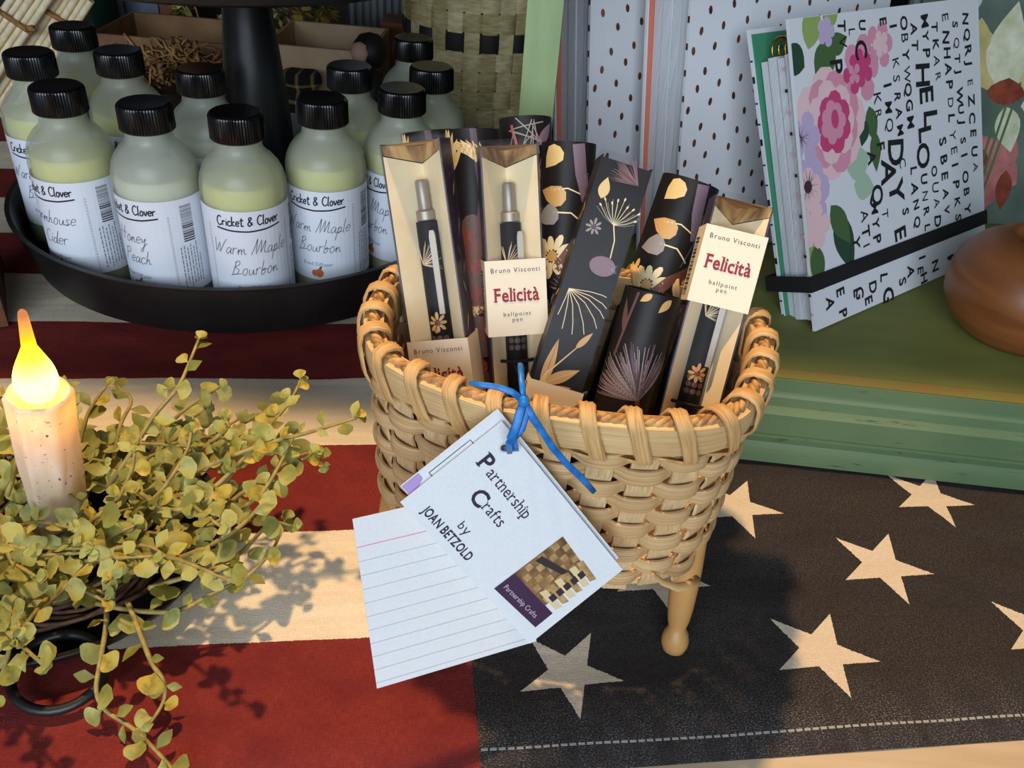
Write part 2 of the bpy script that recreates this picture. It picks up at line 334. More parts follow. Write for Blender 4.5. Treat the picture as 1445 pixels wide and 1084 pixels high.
# ------------------------------------------------------------------ flag cloth
FA = R(9.5); FU = Vector((math.cos(FA), math.sin(FA), 0)); FV = Vector((-math.sin(FA), math.cos(FA), 0))
fuv = lambda p: (p.dot(FU), p.dot(FV))
STR = .0722; V0 = .266; UC = .034
def flag_material():
    m, nt, p, out = newmat('flag_cloth'); p.inputs['Roughness'].default_value = .9; p.inputs['Specular IOR Level'].default_value = .15
    t = nt.nodes.new('ShaderNodeTexCoord'); sp = nt.nodes.new('ShaderNodeSeparateXYZ'); nt.links.new(t.outputs['Object'], sp.inputs[0])
    x, y = X(nt, sp.outputs[0]), X(nt, sp.outputs[1])
    u = x*math.cos(FA)+y*math.sin(FA); v = y*math.cos(FA)-x*math.sin(FA)
    cmb = nt.nodes.new('ShaderNodeCombineXYZ'); nt.links.new(u.v, cmb.inputs[0]); nt.links.new(v.v, cmb.inputs[1])
    def nz(scale, sx, sy, d=3):
        mp = nt.nodes.new('ShaderNodeMapping'); mp.inputs['Scale'].default_value = (sx, sy, 1); nt.links.new(cmb.outputs[0], mp.inputs[0]); return noise_t(nt, mp.outputs[0], scale, d)
    wob = X(nt, nz(900, 1, 1, 1))*.0010-.0005
    ue, ve = u+wob, v+wob
    k = (ve-(V0-STR))/STR; par = (k*.5)._m('FRACT').lt(.5)          # 1 = red
    # colours
    thread = X(nt, ramp(nt, nz(1, 2600, 240, 2), .3, .7)); thread2 = X(nt, ramp(nt, nz(1, 240, 2600, 2), .3, .7)); tf = (thread+thread2)*.5
    blot = X(nt, ramp(nt, nz(26, 1, 1.5, 4), .35, .7)); streak = X(nt, ramp(nt, nz(10, 1, 12, 3), .35, .75))
    red = mixc(nt, tf, srgb((104, 32, 30)), srgb((146, 58, 48))); red = mixc(nt, blot*.55, red, srgb((92, 30, 38)))
    crm = mixc(nt, tf, srgb((222, 206, 176)), srgb((240, 228, 204))); crm = mixc(nt, streak*.4, crm, srgb((196, 176, 146)))
    fleck = X(nt, ramp(nt, nz(1, 1100, 1700, 3), .50, .78)); patch = X(nt, ramp(nt, nz(14, 1, 2.2, 4), .38, .68))
    nav = mixc(nt, tf, srgb((27, 26, 29)), srgb((64, 58, 55))); nav = mixc(nt, fleck*(patch*.5+.34), nav, srgb((124, 112, 100)))
    hgr = nt.nodes.new('ShaderNodeMapRange'); nt.links.new(v.v, hgr.inputs[0]); hgr.inputs[1].default_value = .236; hgr.inputs[2].default_value = .206; blk_ = X(nt, ramp(nt, nz(1, 90, 20, 1), .40, .55)); hem = X(nt, hgr.outputs[0])*fleck*(v.gt(.2045)*.4+blk_*.6)*.85; nav = mixc(nt, hem, nav, srgb((150, 144, 138)))
    seam = (v.gt(.2035))*(v.lt(.2046))*((u*260)._m('FRACT').lt(.75)); nav = mixc(nt, seam*.7, nav, srgb((190, 184, 172)))
    star = None
    tips = {  # star tips in the order upper-left, top, right, bottom, left
     1: [(757, 901), (828, 887), (884, 959), (821, 1016), (728, 970)], 2: [(1087, 870), (1173, 864), (1243, 933), (1203, 982), (1101, 944)],
     3: [(1179, 758), (1253, 754), (1320, 808), (1284, 852), (1195, 815)]}
    aff = []; loc = {}
    def fit(pts):          # affine from the unit star (tip 'top' = 90 deg, clockwise) to uv
        q = [fuv(atz(a, b, 0)) for a, b in pts]; ang = [R(162), R(90), R(18), R(-54), R(-126)]
        cu_, cv_ = sum(a for a, b in q)/5, sum(b for a, b in q)/5; A = [[0, 0], [0, 0]]
        for (a, b), g in zip(q, ang):
            for r_, d in enumerate((a-cu_, b-cv_)):
                A[r_][0] += d*math.cos(g)*.4; A[r_][1] += d*math.sin(g)*.4
        return A, (cu_, cv_)
    for i, pts in tips.items():
        A, c = fit(pts); aff.append(A); loc[i] = (A, c)
    avg = [[sum(a[r_][c_] for a in aff)/3 for c_ in (0, 1)] for r_ in (0, 1)]
    ANG = dict(UL=R(162), T=R(90), R=R(18), B=R(-54), L=R(-126))
    for i, kn in {4: dict(R=(1377, 711), B=(1350, 744), L=(1268, 715)), 5: dict(T=(1055, 675), R=(1107, 724), B=(1066, 760)), 6: dict(R=(1008, 827), L=(866, 834)), 7: dict(UL=(1399, 847), L=(1429, 915))}.items():
        du = dv = 0
        for kk, pp in kn.items():
            q = fuv(atz(*pp, 0)); g = ANG[kk]
            du += (q[0]-avg[0][0]*math.cos(g)-avg[0][1]*math.sin(g))/len(kn); dv += (q[1]-avg[1][0]*math.cos(g)-avg[1][1]*math.sin(g))/len(kn)
        loc[i] = (avg, (du, dv))
    du, dv = loc[2][1][0]-loc[1][1][0], loc[2][1][1]-loc[1][1][1]
    for i, (j, n) in enumerate(((3, 1), (4, 1), (7, 1), (5, -.5))): loc[20+i] = (avg, (loc[j][1][0]+du*n, loc[j][1][1]+dv*n))
    for A, (cu_, cv_) in loc.values():
        det = A[0][0]*A[1][1]-A[0][1]*A[1][0]
        a_ = (ue-cu_)*(A[1][1]/det)+(ve-cv_)*(-A[0][1]/det); b_ = (ue-cu_)*(-A[1][0]/det)+(ve-cv_)*(A[0][0]/det)
        rr = (a_*a_+b_*b_)._m('SQRT'); th = b_._m('ARCTAN2', a_)
        ph = ((th-R(18))._m('PINGPONG', PI/5))                        # 0 at a tip, 36 deg at a notch
        ri = .382; e1 = (1, 0); e2 = (ri*math.cos(PI/5), ri*math.sin(PI/5))
        nx_, ny_ = e2[1]-e1[1], -(e2[0]-e1[0]); cc = nx_*e1[0]+ny_*e1[1]
        ins = (rr*(ph._m('COSINE'))*nx_+rr*(ph._m('SINE'))*ny_).lt(cc)
        star = ins if star is None else star._m('MAXIMUM', ins)
    canton = (ue.gt(UC))*(ve.lt(V0+6*STR))
    stc = mixc(nt, tf, srgb((206, 186, 158)), srgb((232, 216, 190)))
    nav = mixc(nt, star, nav, stc)
    c = mixc(nt, par, crm, red); c = mixc(nt, canton, c, nav); nt.links.new(c, p.inputs['Base Color'])
    h = tf+X(nt, nz(1, 2000, 2000, 1)); big_ = X(nt, nz(16, .7, 2.0, 3)); hh = h*.10+big_*1.0; bump(nt, p, hh.v, .55, .006); return m
def cloth():
    mb = MB(); us = [-.75+.0085*i for i in range(188)]; vs_ = [.194, .1955, .198, .202, .207]+[.2125+.008*i for i in range(105)]
    P = []
    for v in vs_:
        for u in us:
            q = FU*u+FV*v
            z = -.0012+.0022*noise.noise((u*9, v*26, 0))+.0008*noise.noise((u*30, v*60, 3))
            z = min(z, .0002)
            if v < .2125: e = (.2125-v)/.0185; z -= .0042*e*e
            z = max(z, -.0056)
            P.append((q.x, q.y, z))
    n = len(us); mb.add(P, [(j*n+i, j*n+i+1, (j+1)*n+i+1, (j+1)*n+i) for j in range(len(vs_)-1) for i in range(n-1)])
    o = part('flag_cloth', mb, flag_material(), None, True)
    return tag(o, 'worn stars-and-stripes flag cloth spread over the table', 'cloth')
cloth()

# ================================================================== GREEN DISPLAY CRATE
green = M('green_paint', (122, 150, 112), .55, (98, 128, 98), 14, (1, 4, 4), bmp=.15)
def green_worn():
    m, nt, p, out = newmat('green_worn'); p.inputs['Roughness'].default_value = .5
    v = texco(nt, 'Object', (9, 30, 120)); f = noise_t(nt, v, 3, 6, .65); g = noise_t(nt, texco(nt, 'Object', (1, 1, 1)), 8, 3)
    c = mixc(nt, X(nt, ramp(nt, g, .3, .7)), srgb((86, 110, 76)), srgb((108, 126, 84)))
    c = mixc(nt, X(nt, ramp(nt, f, .63, .69)), c, srgb((70, 58, 42))); nt.links.new(c, p.inputs['Base Color']); bump(nt, p, f, .25, .0008); return m
greenw = green_worn(); olive = M('olive_paint', (128, 130, 62), .6, (112, 116, 56), 10, (1, 3, 1))
ZG = .058
gx = Vector((.147, .417, 0)); gdir = (Vector((.323, .4105, 0))-gx).normalized()
crate = thing('display_crate', 'distressed green painted wooden display crate with a moulded front, holding the notebooks', 'crate', (.35, .55, 0))
GF = frame(gx-gdir*.125, gdir, (0, 0, 1))        # u along the front, v up, h towards the camera
GM = lambda u, d, z: GF(u, z, -d)
mb = MB(); prof = [(0, .001), (0, .012), (.0015, .0155), (.0045, .017), (.0045, .019), (.003, .021), (.0025, .036), (.0040, .038), (.0062, .040), (.0066, .046), (.0088, .049), (.0088, .0575), (.012, ZG), (.02, ZG), (.02, .001)]
n = len(prof); L = .66
vs = [GM(u, d, z) for u in (0, L) for d, z in prof]
mb.add(vs, [tuple(range(n)), tuple(range(2*n-1, n-1, -1))]+[(i, (i+1) % n, n+(i+1) % n, n+i) for i in range(n)])
part('moulding', mb, greenw, crate, 30)
mb = MB(); mb.add([GM(u, d, z) for z in (.04, ZG) for d in (.0202, .43) for u in (0, L)], [(0, 2, 3, 1), (4, 5, 7, 6), (0, 1, 5, 4), (2, 6, 7, 3), (0, 4, 6, 2), (1, 3, 7, 5)])
part('bottom_board', mb, olive, crate, None)
def gbox(u0, u1, d0, d1, z0, z1):
    mb = MB(); return mb.add([GM(u, d, z) for z in (z0, z1) for d in (d0, d1) for u in (u0, u1)], [(0, 2, 3, 1), (4, 5, 7, 6), (0, 1, 5, 4), (2, 6, 7, 3), (0, 4, 6, 2), (1, 3, 7, 5)])
part('edge_strip', gbox(0, L, .0100, .0199, ZG, ZG+.0004), M('worn_edge', (150, 104, 52), .7, (124, 128, 60), 30, (1, 1, 1)), crate, None)
pl, pr = aty(738, 80, .475), aty(788, 80, .475)
ul = (pl-GF(0, 0, 0)).dot(gdir); ur = (pr-GF(0, 0, 0)).dot(gdir)
part('side_post', gbox(ul, ur, .055, .085, ZG, .52), M('green_pale', (152, 172, 118), .55, (134, 156, 106), 20, (3, 3, .6)), crate, None)
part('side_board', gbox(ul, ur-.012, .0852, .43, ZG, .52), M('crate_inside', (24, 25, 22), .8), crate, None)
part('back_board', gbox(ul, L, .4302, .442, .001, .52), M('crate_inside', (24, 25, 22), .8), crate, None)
part('side_post', gbox(L-.03, L, .055, .43, ZG, .52), green, crate, None)
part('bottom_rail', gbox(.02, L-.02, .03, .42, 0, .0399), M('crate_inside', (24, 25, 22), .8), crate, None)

# ================================================================== NOTEBOOKS
white_cover = M('white_cover', (226, 226, 228), .35); page = M('page_edge', (224, 224, 224), .8, (190, 192, 198), 60, (60, 60, .4))
rose = M('rose_foil', (150, 96, 72), .25, (96, 62, 50), 120, metal=.6); coral = M('coral_lining', (216, 120, 96), .6); mint = M('mint_lining', (64, 140, 104), .6)
gold = M('gold_wire', (190, 150, 60), .25, metal=1); elastic = M('black_elastic', (18, 17, 18), .8)
def book(name, label, BL, Xd, Up, w, h, t, lining, ring, cover=white_cover, tabs=True, group=None, splay=.008):
    f = frame(BL, Xd, Up); b = thing(name, label, 'notebook', Vector(BL), group)
    def slab(u0, u1, v0, v1, h0, h1, top=0):
        return MB().prism([(u0, v0), (u1, v0), (u1, v1), (u0, v1)], h0, h1, lambda u, v, hh: f(u, v, hh-top*v/h))
    fc = part('front_cover', slab(0, w, 0, h, -.0022, 0), cover, b, None)
    bc = part('back_cover', slab(0, w, 0, h, -t-.0022, -t, splay), cover, b, None)
    part('lining', slab(.0012, w-.002, .003, h-.003, -t+.0001, -t+.0007, splay), lining, b, None)
    part('spine', slab(w+.0003, w+.0025, 0, h, -t-.0022, 0), cover, b, None)
    q = (t-.0028)/4
    for k in range(4): part('page_block', slab(.004+.001*k % .002, w-.006, .006, h-.019-.0015*(k % 2), -.0026-q*(k+1)+.0003, -.0026-q*k, splay*(k+.5)/5), page, b, None)
    if ring:
        for k in range(5):
            c = (.010+.0065*k, h-.0155); mb = MB(); r_ = t*.30
            mb.tube([f(c[0], c[1]+r_*1.1*math.cos(a), -t*.5-splay*.5+r_*math.sin(a)) for a in [2*PI*i/14 for i in range(14)]], .0009, 6, closed=True); part('binding_ring', mb, ring, b, True)
    return b, f
def inv(f, x, y):                           # photo pixel -> (u,v) on the plane of frame f
    Mi = f.M.inverted(); o = Mi @ CAM; d = Mi.to_3x3() @ ray(x, y); k = -o.z/d.z; q = o+d*k; return q.x, q.y
# letters and flowers planner
BL = atz(1150, 470, ZG); BR = atz(1388, 365, ZG); e = BR-BL; d = ray(1112, 30); TL = CAM+d*((BL-CAM).dot(e)/d.dot(e))
b, f = book('planner', 'white planner printed with black letters and pink flowers, held by a black elastic band', BL+Vector((0, 0, .0012)), e, TL-BL, e.length, (TL-BL).length, .023, mint, gold, splay=.006)
W_, H_ = e.length, (TL-BL).length
pr_ = Print(f, .0002); prl = Print(f, .00035); pr_.clip = (.0003, .0003, W_-.0003, H_-.0003)
pk = [M('print_'+n_, c, .5) for n_, c in (('pink', (222, 150, 170)), ('pale_pink', (238, 200, 202)), ('hot_pink', (206, 70, 120)), ('lilac', (196, 176, 208)), ('leaf', (74, 104, 62)), ('light_leaf', (150, 172, 96)), ('sage', (170, 194, 168)), ('dark_leaf', (44, 74, 56)), ('plum', (74, 44, 60)))]
PINK, PALE, HOT, LILAC, LEAF, LLEAF, SAGE, DLEAF, PLUM = pk
def at_(x, y): return inv(f, x, y)
sc = .00056                                  # metres on the cover for one pixel
for (x, y, a, L, wd, m_) in ((1140, 70, 1.2, 50, 26, LLEAF), (1150, 105, .6, 45, 30, LEAF), (1135, 95, 2.6, 36, 28, DLEAF), (1160, 120, -.9, 40, 24, LLEAF), (1165, 40, 1.0, 34, 22, LLEAF), (1170, 70, .3, 30, 20, LEAF),
    (1195, 240, .2, 40, 34, SAGE), (1205, 260, -.3, 36, 26, SAGE), (1180, 300, -1.25, 66, 30, DLEAF), (1172, 290, -1.0, 50, 24, LEAF), (1138, 340, -1.2, 56, 26, LLEAF), (1150, 345, -1.5, 44, 22, LEAF), (1226, 150, -1.4, 36, 20, LEAF), (1234, 185, -1.6, 40, 18, LEAF), (1222, 170, -2.0, 26, 16, DLEAF)):
    u, v = at_(x, y); pr_.leaf(u, v, a, L*sc*1.2, wd*sc*1.25, m_)
def bloom(x, y, r, ms, n=7, k0=0.0):
    u, v = at_(x, y); g = random.Random(int(x))
    for j, m_ in enumerate(ms):
        rr = r*sc*1.3*(1-j*.8/len(ms))
        for i in range(n): pr_.petal(u+rr*.04*g.uniform(-1, 1), v, k0+2*PI*(i+.5*j)/n, rr*g.uniform(.85, 1.05), rr*.75, m_, 0)
def in_(u, v): return 0 < u < W_ and 0 < v < H_
bloom(1176, 172, 52, (PALE, PINK, PALE, HOT, PINK), 7); u, v = at_(1178, 168); pr_.disc(u, v, .004, HOT, .006)
bloom(1142, 270, 34, (LILAC, PALE), 6); u, v = at_(1140, 264); pr_.thistle(u, v, .011, 0, 40, (PLUM, ink), 6.28); pr_.disc(u, v, .004, PLUM)
bloom(1136, 195, 24, (LILAC,), 5); u, v = at_(1130, 195); pr_.thistle(u, v, .009, 0, 36, (PLUM, ink), 6.28)
bloom(1216, 95, 30, (PINK, HOT), 5); bloom(1242, 62, 22, (PINK, PALE), 5); bloom(1205, 105, 18, (HOT, PINK), 4); bloom(1150, 320, 24, (PALE,), 5); bloom(1165, 45, 14, (LILAC,), 5)
ban = random.Random(3); flowers_px = [(1176, 172, 62), (1142, 265, 42), (1216, 95, 38), (1242, 62, 26), (1205, 250, 32), (1180, 315, 34), (1150, 90, 46), (1142, 345, 34), (1232, 185, 22), (1136, 195, 40)]
def letter(c, x, y, px_, bold=1):
    u, v = at_(x, y); s_ = px_*sc
    if .003 < u < W_-.004 and .004 < v < H_-.004: prl.text(c, u-s_*.40, v+s_*.32, s_*1.45, ink, rot=-PI/2+ban.uniform(-.1, .1), bold=bold)
big = {'H': (1300, 98, 30), 'E': (1305, 132, 30), 'L': (1311, 165, 30), 'l': (1303, 188, 28), 'O': (1300, 212, 28), 'D': (1262, 205, 32), 'A': (1252, 236, 30), 'Y': (1262, 268, 30), 'Q': (1236, 268, 22), 'G': (1252, 412, 22), 'e': (1268, 330, 24), 'P': (1178, 92, 22), 'C': (1212, 66, 22)}
for c, (x, y, s_) in big.items(): letter(c.upper(), x, y, s_)
taken = [(x, y, 21) for x, y, s_ in big.values()]
seq = 'TVSQTJWUJSIOBYWQGMEYLANQRJEZCEUATIEAZOIKUNRLFIKDAKEMYPIQAIBHOUADKRLFOSWTKARVNOSBEAVHIMQLUOVENHAPDLYEIPKSRAMYC'
i = 0
for col in range(14):
    for row in range(20):
        x = 1186+col*14.6+ (row*1.6); y = 34+row*23.5-col*1.0+(col % 2)*11; c = seq[i % len(seq)]; i += 1
        if y > 465-(x-1150)*.44-14 or x > 1376: continue
        band0 = 402-(x-1150)*.335
        if abs(y-band0) < 24: continue
        if any(math.dist((x, y), q[:2]) < q[2] for q in flowers_px+taken): continue
        letter(c, x, y, ban.uniform(12, 16), ban.random() < .8)
for x, y, c in ((1170, 425, 'A'), (1164, 455, 'C'), (1188, 442, 'P'), (1208, 412, 'L'), (1184, 412, 'E'), (1206, 436, 'Y'), (1224, 424, 'E'), (1230, 402, 'D'), (1272, 398, 'S'), (1284, 380, 'A'), (1302, 390, 'H'), (1300, 366, 'I'), (1318, 372, 'N'), (1246, 390, 'L')): letter(c, x, y, 15)
pr_.obj('printed_flowers', b); prl.obj('printed_letters', b)['kind'] = 'stuff'
# letters along the left edges of the covers
fl = frame(f(0, 0, -.023-.0022), f(0, 0, 0)-f(0, 0, -1), f(0, 1, -.006/H_)-f(0, 0, 0))
p2 = Print(lambda u, v, hh: f(-.00015, v, -.0252-.006*v/H_+u), 0)
for k in range(14): v = .006+k*.0128; p2.rect(.0002, v, .0021, v+.0011+.003*(k % 3 == 0), ink); p2.rect(.0002+.0252-.0022-.0001, v+.004, .0252-.0002, v+.006, ink if k % 2 else PINK)
p2.obj('edge_print', b)
u0, va = at_(1150, 388); _, vb = at_(1150, 411); mb = MB(); t = .023
loop = [(-.0012, .0006), (W_+.003, .0006), (W_+.003, -t-.0105), (-.0012, -t-.0105)]
vs = [f(a, v_, hh) for v_ in (vb, va) for a, hh in loop]+[f(a+(-.0008 if a < 0 else .0008), v_, hh+(.0008 if hh > 0 else -.0008)) for v_ in (vb, va) for a, hh in loop]
mb.add(vs, [(k, (k+1) % 4, 4+(k+1) % 4, 4+k) for k in range(4)]+[(8+k, 8+(k+1) % 4, 12+(k+1) % 4, 12+k) for k in range(4)]+[(k, (k+1) % 4, 8+(k+1) % 4, 8+k) for k in range(4)]+[(4+k, 4+(k+1) % 4, 12+(k+1) % 4, 12+k) for k in range(4)])
part('elastic_band', mb, elastic, b, None)
# two dotted notebooks behind
def dotted(label, pxl, yaw, lean, tw, w_, h_, shift):
    BLp = atz(*pxl, ZG)+Vector((0, 0, .0008)); Xd = Vector((math.cos(yaw), math.sin(yaw), 0)); back = Vector((-math.sin(yaw), math.cos(yaw), 0))
    Up = Vector((0, 0, 1))*math.cos(lean)+back*math.sin(lean)
    b, f = book('dotted_notebook', label, BLp, Xd, Up, w_, h_, tw, coral, rose, group='dotted notebooks', splay=.004); pr_ = Print(f, .0002)
    g = random.Random(shift)
    for j in range(int(h_/.0115)):
        for i in range(int(w_/.021)+1):
            u = .004+i*.021+(j % 3)*.007+g.uniform(-.0012, .0012); v = .006+j*.0118+g.uniform(-.001, .001)+i*.0022
            if .0035 < u < w_-.004 and v < h_-.003: pr_.disc(u, v, .0017, rose, .0027, g.uniform(-.3, .3), 9)
    pr_.obj('printed_dots', b)
    p2 = Print(lambda u, v, hh: f(-.00015, v, -.0022+u), 0)
    for j in range(int(h_/.016)): p2.rect(.0002, .005+j*.016, .0020, .009+j*.016, rose)
    p2.obj('edge_print', b); return f
fB = dotted('white notebook with rose dots standing directly behind the letter planner', (948, 385), R(38), R(9), .036, .21, .27, 1)
fA = dotted('white notebook with rose dots standing next to the green post', (826, 350), R(38), R(9), .036, .21, .27, 2)
# painted floral journal at the right
teal = M('teal_painting', (96, 112, 98), .5, (52, 66, 60), 14, lo=.3, hi=.7)
Pl = atz(1310, 335, ZG); yaw = R(8); fj = frame(Pl+Vector((0, .03, .0008)), (math.cos(yaw), math.sin(yaw), 0), Vector((-math.sin(yaw)*.28, math.cos(yaw)*.28, .96)))
jn = thing('floral_journal', 'teal journal painted with large pale flowers, standing at the right edge', 'notebook', fj(0, 0, 0))
part('cover', MB().prism([(-.03, 0), (.2, 0), (.2, .27), (-.03, .27)], -.003, 0, fj), teal, jn, None)
part('page_block', MB().prism([(-.027, .003), (.197, .003), (.197, .267), (-.027, .267)], -.018, -.0031, fj), page, jn, None)
part('back_cover', MB().prism([(-.03, 0), (.2, 0), (.2, .27), (-.03, .27)], -.0212, -.0181, fj), teal, jn, None)
a_ = lambda x, y: inv(fj, x, y); k_ = .58/FPX
WHITEP = M('paint_white', (214, 212, 186), .5, (176, 178, 140), 60); RUST = M('paint_rust', (140, 62, 34), .5, (110, 40, 26), 90); ROSEP = M('paint_rose', (196, 122, 116), .5, (150, 84, 84), 50); YEL = M('paint_yellow', (206, 186, 120), .5, (170, 160, 100), 50)
def painted(name, leaves):
    q = Print(fj, .0002); q.clip = (-.0295, .0005, .1995, .2695)
    for x, y, a, L, wd, m_ in leaves: u, v = a_(x, y); q.leaf(u, v, a, L*k_, wd*k_, m_)
    return q, name
q1, n1 = painted('painted_flower', ((1400, 130, 2.0, 120, 60, YEL), (1405, 120, 1.5, 130, 66, WHITEP), (1415, 125, 1.1, 130, 60, WHITEP), (1440, 130, .9, 120, 60, YEL), (1440, 150, .2, 90, 60, WHITEP), (1418, 150, -1.2, 80, 46, WHITEP), (1450, 150, -.8, 100, 50, WHITEP), (1380, 80, 1.7, 60, 40, YEL)))
u, v = a_(1424, 110)
for k in range(9): q1.petal(u, v, -PI/2-.9+k*.22, 44*k_, 15*k_, RUST, 0)
u, v = a_(1412, 140)
for k in range(3): q1.line([(u+k*.006, v-.004), (u-.01+k*.004, v-.10)], .0022, LEAF)
q1.obj(n1, jn)
q1, n1 = painted('painted_flower', ((1405, 240, 2.2, 70, 56, ROSEP), (1405, 235, 1.2, 60, 56, ROSEP), (1400, 235, -.5, 60, 60, ROSEP), (1400, 240, -1.8, 80, 60, ROSEP), (1395, 225, 3.2, 50, 40, RUST), (1420, 240, -1.5, 70, 30, RUST))); q1.obj(n1, jn)
for lf in ((1330, 10, .5, 60, 40, LEAF), (1290, 15, 2.8, 60, 34, DLEAF), (1370, 20, 1.8, 50, 40, SAGE)): q1, n1 = painted('painted_leaf', (lf,)); q1.obj(n1, jn)

# wooden vase
wood = M('vase_wood', (150, 92, 48), .4, (112, 62, 30), 26, (.35, .35, 2.4), lo=.3, hi=.7)
vc = atz(1424, 471, ZG); vc.z = ZG
vs_ = thing('wooden_vase', 'round turned wooden vase with a small opening, on the green crate', 'vase', vc)
prof = [(.030, .0003), (.036, .001), (.047, .009), (.0565, .022), (.0595, .035), (.0565, .049), (.047, .061), (.036, .0685), (.029, .0705), (.0245, .0695), (.0235, .066), (.030, .055), (.040, .035), (.030, .012), (0, .010)]
part('body', MB().lathe([(a*.87, b_*.98) for a, b_ in prof], 48, vc), wood, vs_, True)
pc = frame(vc+Vector((.002, -.002, .0125)), (1, .15, 0), (.17, .1, 1)); pk_ = thing('cellophane_packet', 'clear cellophane packet with a white label standing in the wooden vase', 'packet', pc(0, 0, 0))
part('sleeve', MB().prism([(-.012, 0), (.012, 0), (.014, .125), (-.012, .13)], -.001, .001, pc), clearmat('cellophane', (.93, .94, .93, 1), .12, .15, .12, (220, 220, 210)), pk_, None)
part('paper_label', MB().prism([(-.008, .066), (.011, .066), (.011, .092), (-.008, .092)], .0012, .0016, pc), paper, pk_, None)

# ================================================================== TIERED TRAY AND BOTTLES
TC = Vector((-.229, .669, 0)); TF = .0115; TZ = .0495
tray = thing('tiered_tray', 'black two-tier tray stand on a turned column', 'tray', TC)
part('lower_tray', MB().lathe([(0, .0070), (.170, .0070), (.1735, .0085), (.1790, .026), (.1830, TZ-.003), (.1855, TZ-.001), (.1855, TZ), (.1820, TZ), (.1808, TZ-.003), (.1765, .026), (.1715, TF), (0, TF)], 120, TC), blackmetal, tray, 35)
part('foot', MB().lathe([(.150, .0003), (.160, .0003), (.162, .003), (.160, .0068), (.150, .0068)], 80, TC), blackwood, tray, 35)
UT = .15; zu = .26
for _ in range(60):
    if max(proj((TC.x+UT*math.cos(a), TC.y+UT*math.sin(a), zu))[1] for a in [-PI*k/24 for k in range(25)]) < 14: zu -= .001
part('column', MB().lathe([(.029, TF+.0003), (.029, .03), (.0275, .045), (.0268, .085), (.0250, .115), (.0220, zu-.07), (.0190, zu-.04), (.0175, zu-.018), (.0190, zu-.010), (.0225, zu-.004), (.0225, zu-.0003)], 40, TC+Vector((.008, 0, 0))), blackwood, tray, 50)
part('upper_tray', MB().lathe([(0, zu), (UT-.006, zu), (UT-.002, zu+.002), (UT, zu+.006), (UT+.003, zu+.034), (UT+.001, zu+.034), (UT-.004, zu+.008), (0, zu+.006)], 80, TC), blackmetal, tray, 35)

frost = clearmat('frosted_glass', (.97, .98, .95, 1), .05, .35, .34, (240, 242, 228))
BR_ = .0280; HC = .127; BS = 1.0
prof_b = [(0, .0006), (.0245, .0003), (.0265, .0015), (BR_, .005), (BR_, .0945), (.0276, .1000), (.0263, .1055), (.0240, .1105), (.0205, .1150), (.0172, .1180), (.0152, .1205), (.0146, .1235), (.0146, HC), (.0140, HC+.012), (.0118, HC+.012), (.0125, .122), (.0150, .1175), (.0215, .1105), (.0250, .1045), (.0263, .0945), (.0263, .006), (.0240, .0035), (0, .0035)]
body_me = MB().lathe(prof_b, 40).mesh('body', 60)
def cap_mesh():
    n = 120; mb = MB(); prof = [(.0150, HC+.0003), (.0166, HC+.0003), (.0168, HC+.001), (.0166, HC+.0148), (.0164, HC+.0162), (.0150, HC+.0172), (.004, HC+.0169), (0, HC+.0169)]; vs = []
    for i, (r_, z) in enumerate(prof):
        for k in range(n): rr = r_*(1+(.03 if 2 <= i <= 3 and k % 2 else 0)); a = 2*PI*k/n; vs.append((rr*math.cos(a), rr*math.sin(a), z))
    mb.add(vs, [(i*n+k, i*n+(k+1) % n, (i+1)*n+(k+1) % n, (i+1)*n+k) for i in range(len(prof)-1) for k in range(n)]); return mb.mesh('cap', 25)
cap_me = cap_mesh(); cap_me.materials.append(blackcap); body_me.materials.append(frost)
def liquid_mesh(level, mat):
    p = [(0, .0038), (.0235, .0038), (.0260, .0065), (.0260, .0940)]
    for r_, z in ((.0254, .0985), (.0240, .1035), (.0215, .1080)):
        if z < level: p.append((r_, z))
    p = [q for q in p if q[1] < level]; p.append((p[-1][0]-.0006, level)); p.append((0, level)); me = MB().lathe(p, 32).mesh('liquid', 40); me.materials.append(mat); return me
def liqmat(name, col):
    m, nt, p, out = newmat(name); p.inputs['Base Color'].default_value = srgb(col); p.inputs['Roughness'].default_value = .5
    p.inputs['Subsurface Weight'].default_value = .6; p.inputs['Subsurface Radius'].default_value = (.02, .02, .01); p.inputs['Subsurface Scale'].default_value = 1; return m
yl = liqmat('yellow_oil', (236, 230, 120)); cl = liqmat('pale_oil', (232, 234, 222)); yl2 = liqmat('green_oil', (230, 226, 126))
LIQ = [liquid_mesh(.1005, yl), liquid_mesh(.0985, cl), liquid_mesh(.1010, yl2)]
lab_w = M('bottle_label', (228, 232, 240), .55); PEACH = M('peach_print', (196, 104, 62), .6)
def cyl(r_): return lambda u, v, h: Vector(((r_+h)*math.sin(u/r_), -(r_+h)*math.cos(u/r_), v))     # u=0 faces -Y
def label_mesh():
    mb = MB(); n = 40; u0, u1 = -.066, .066; f = cyl(BR_); vs = []
    for i in range(n+1):
        u = u0+(u1-u0)*i/n; ed = .003 if i in (0, n) else 0
        for v, h in ((.0205+ed, .00012), (.0880-ed, .00012)): vs.append(f(u, v, h))
    mb.add(vs, [(2*i, 2*i+2, 2*i+3, 2*i+1) for i in range(n)]); me = mb.mesh('label', 'print'); me.materials.append(lab_w); return me
lab_me = label_mesh()
script_ink = M('script_ink', (84, 84, 94), .6)
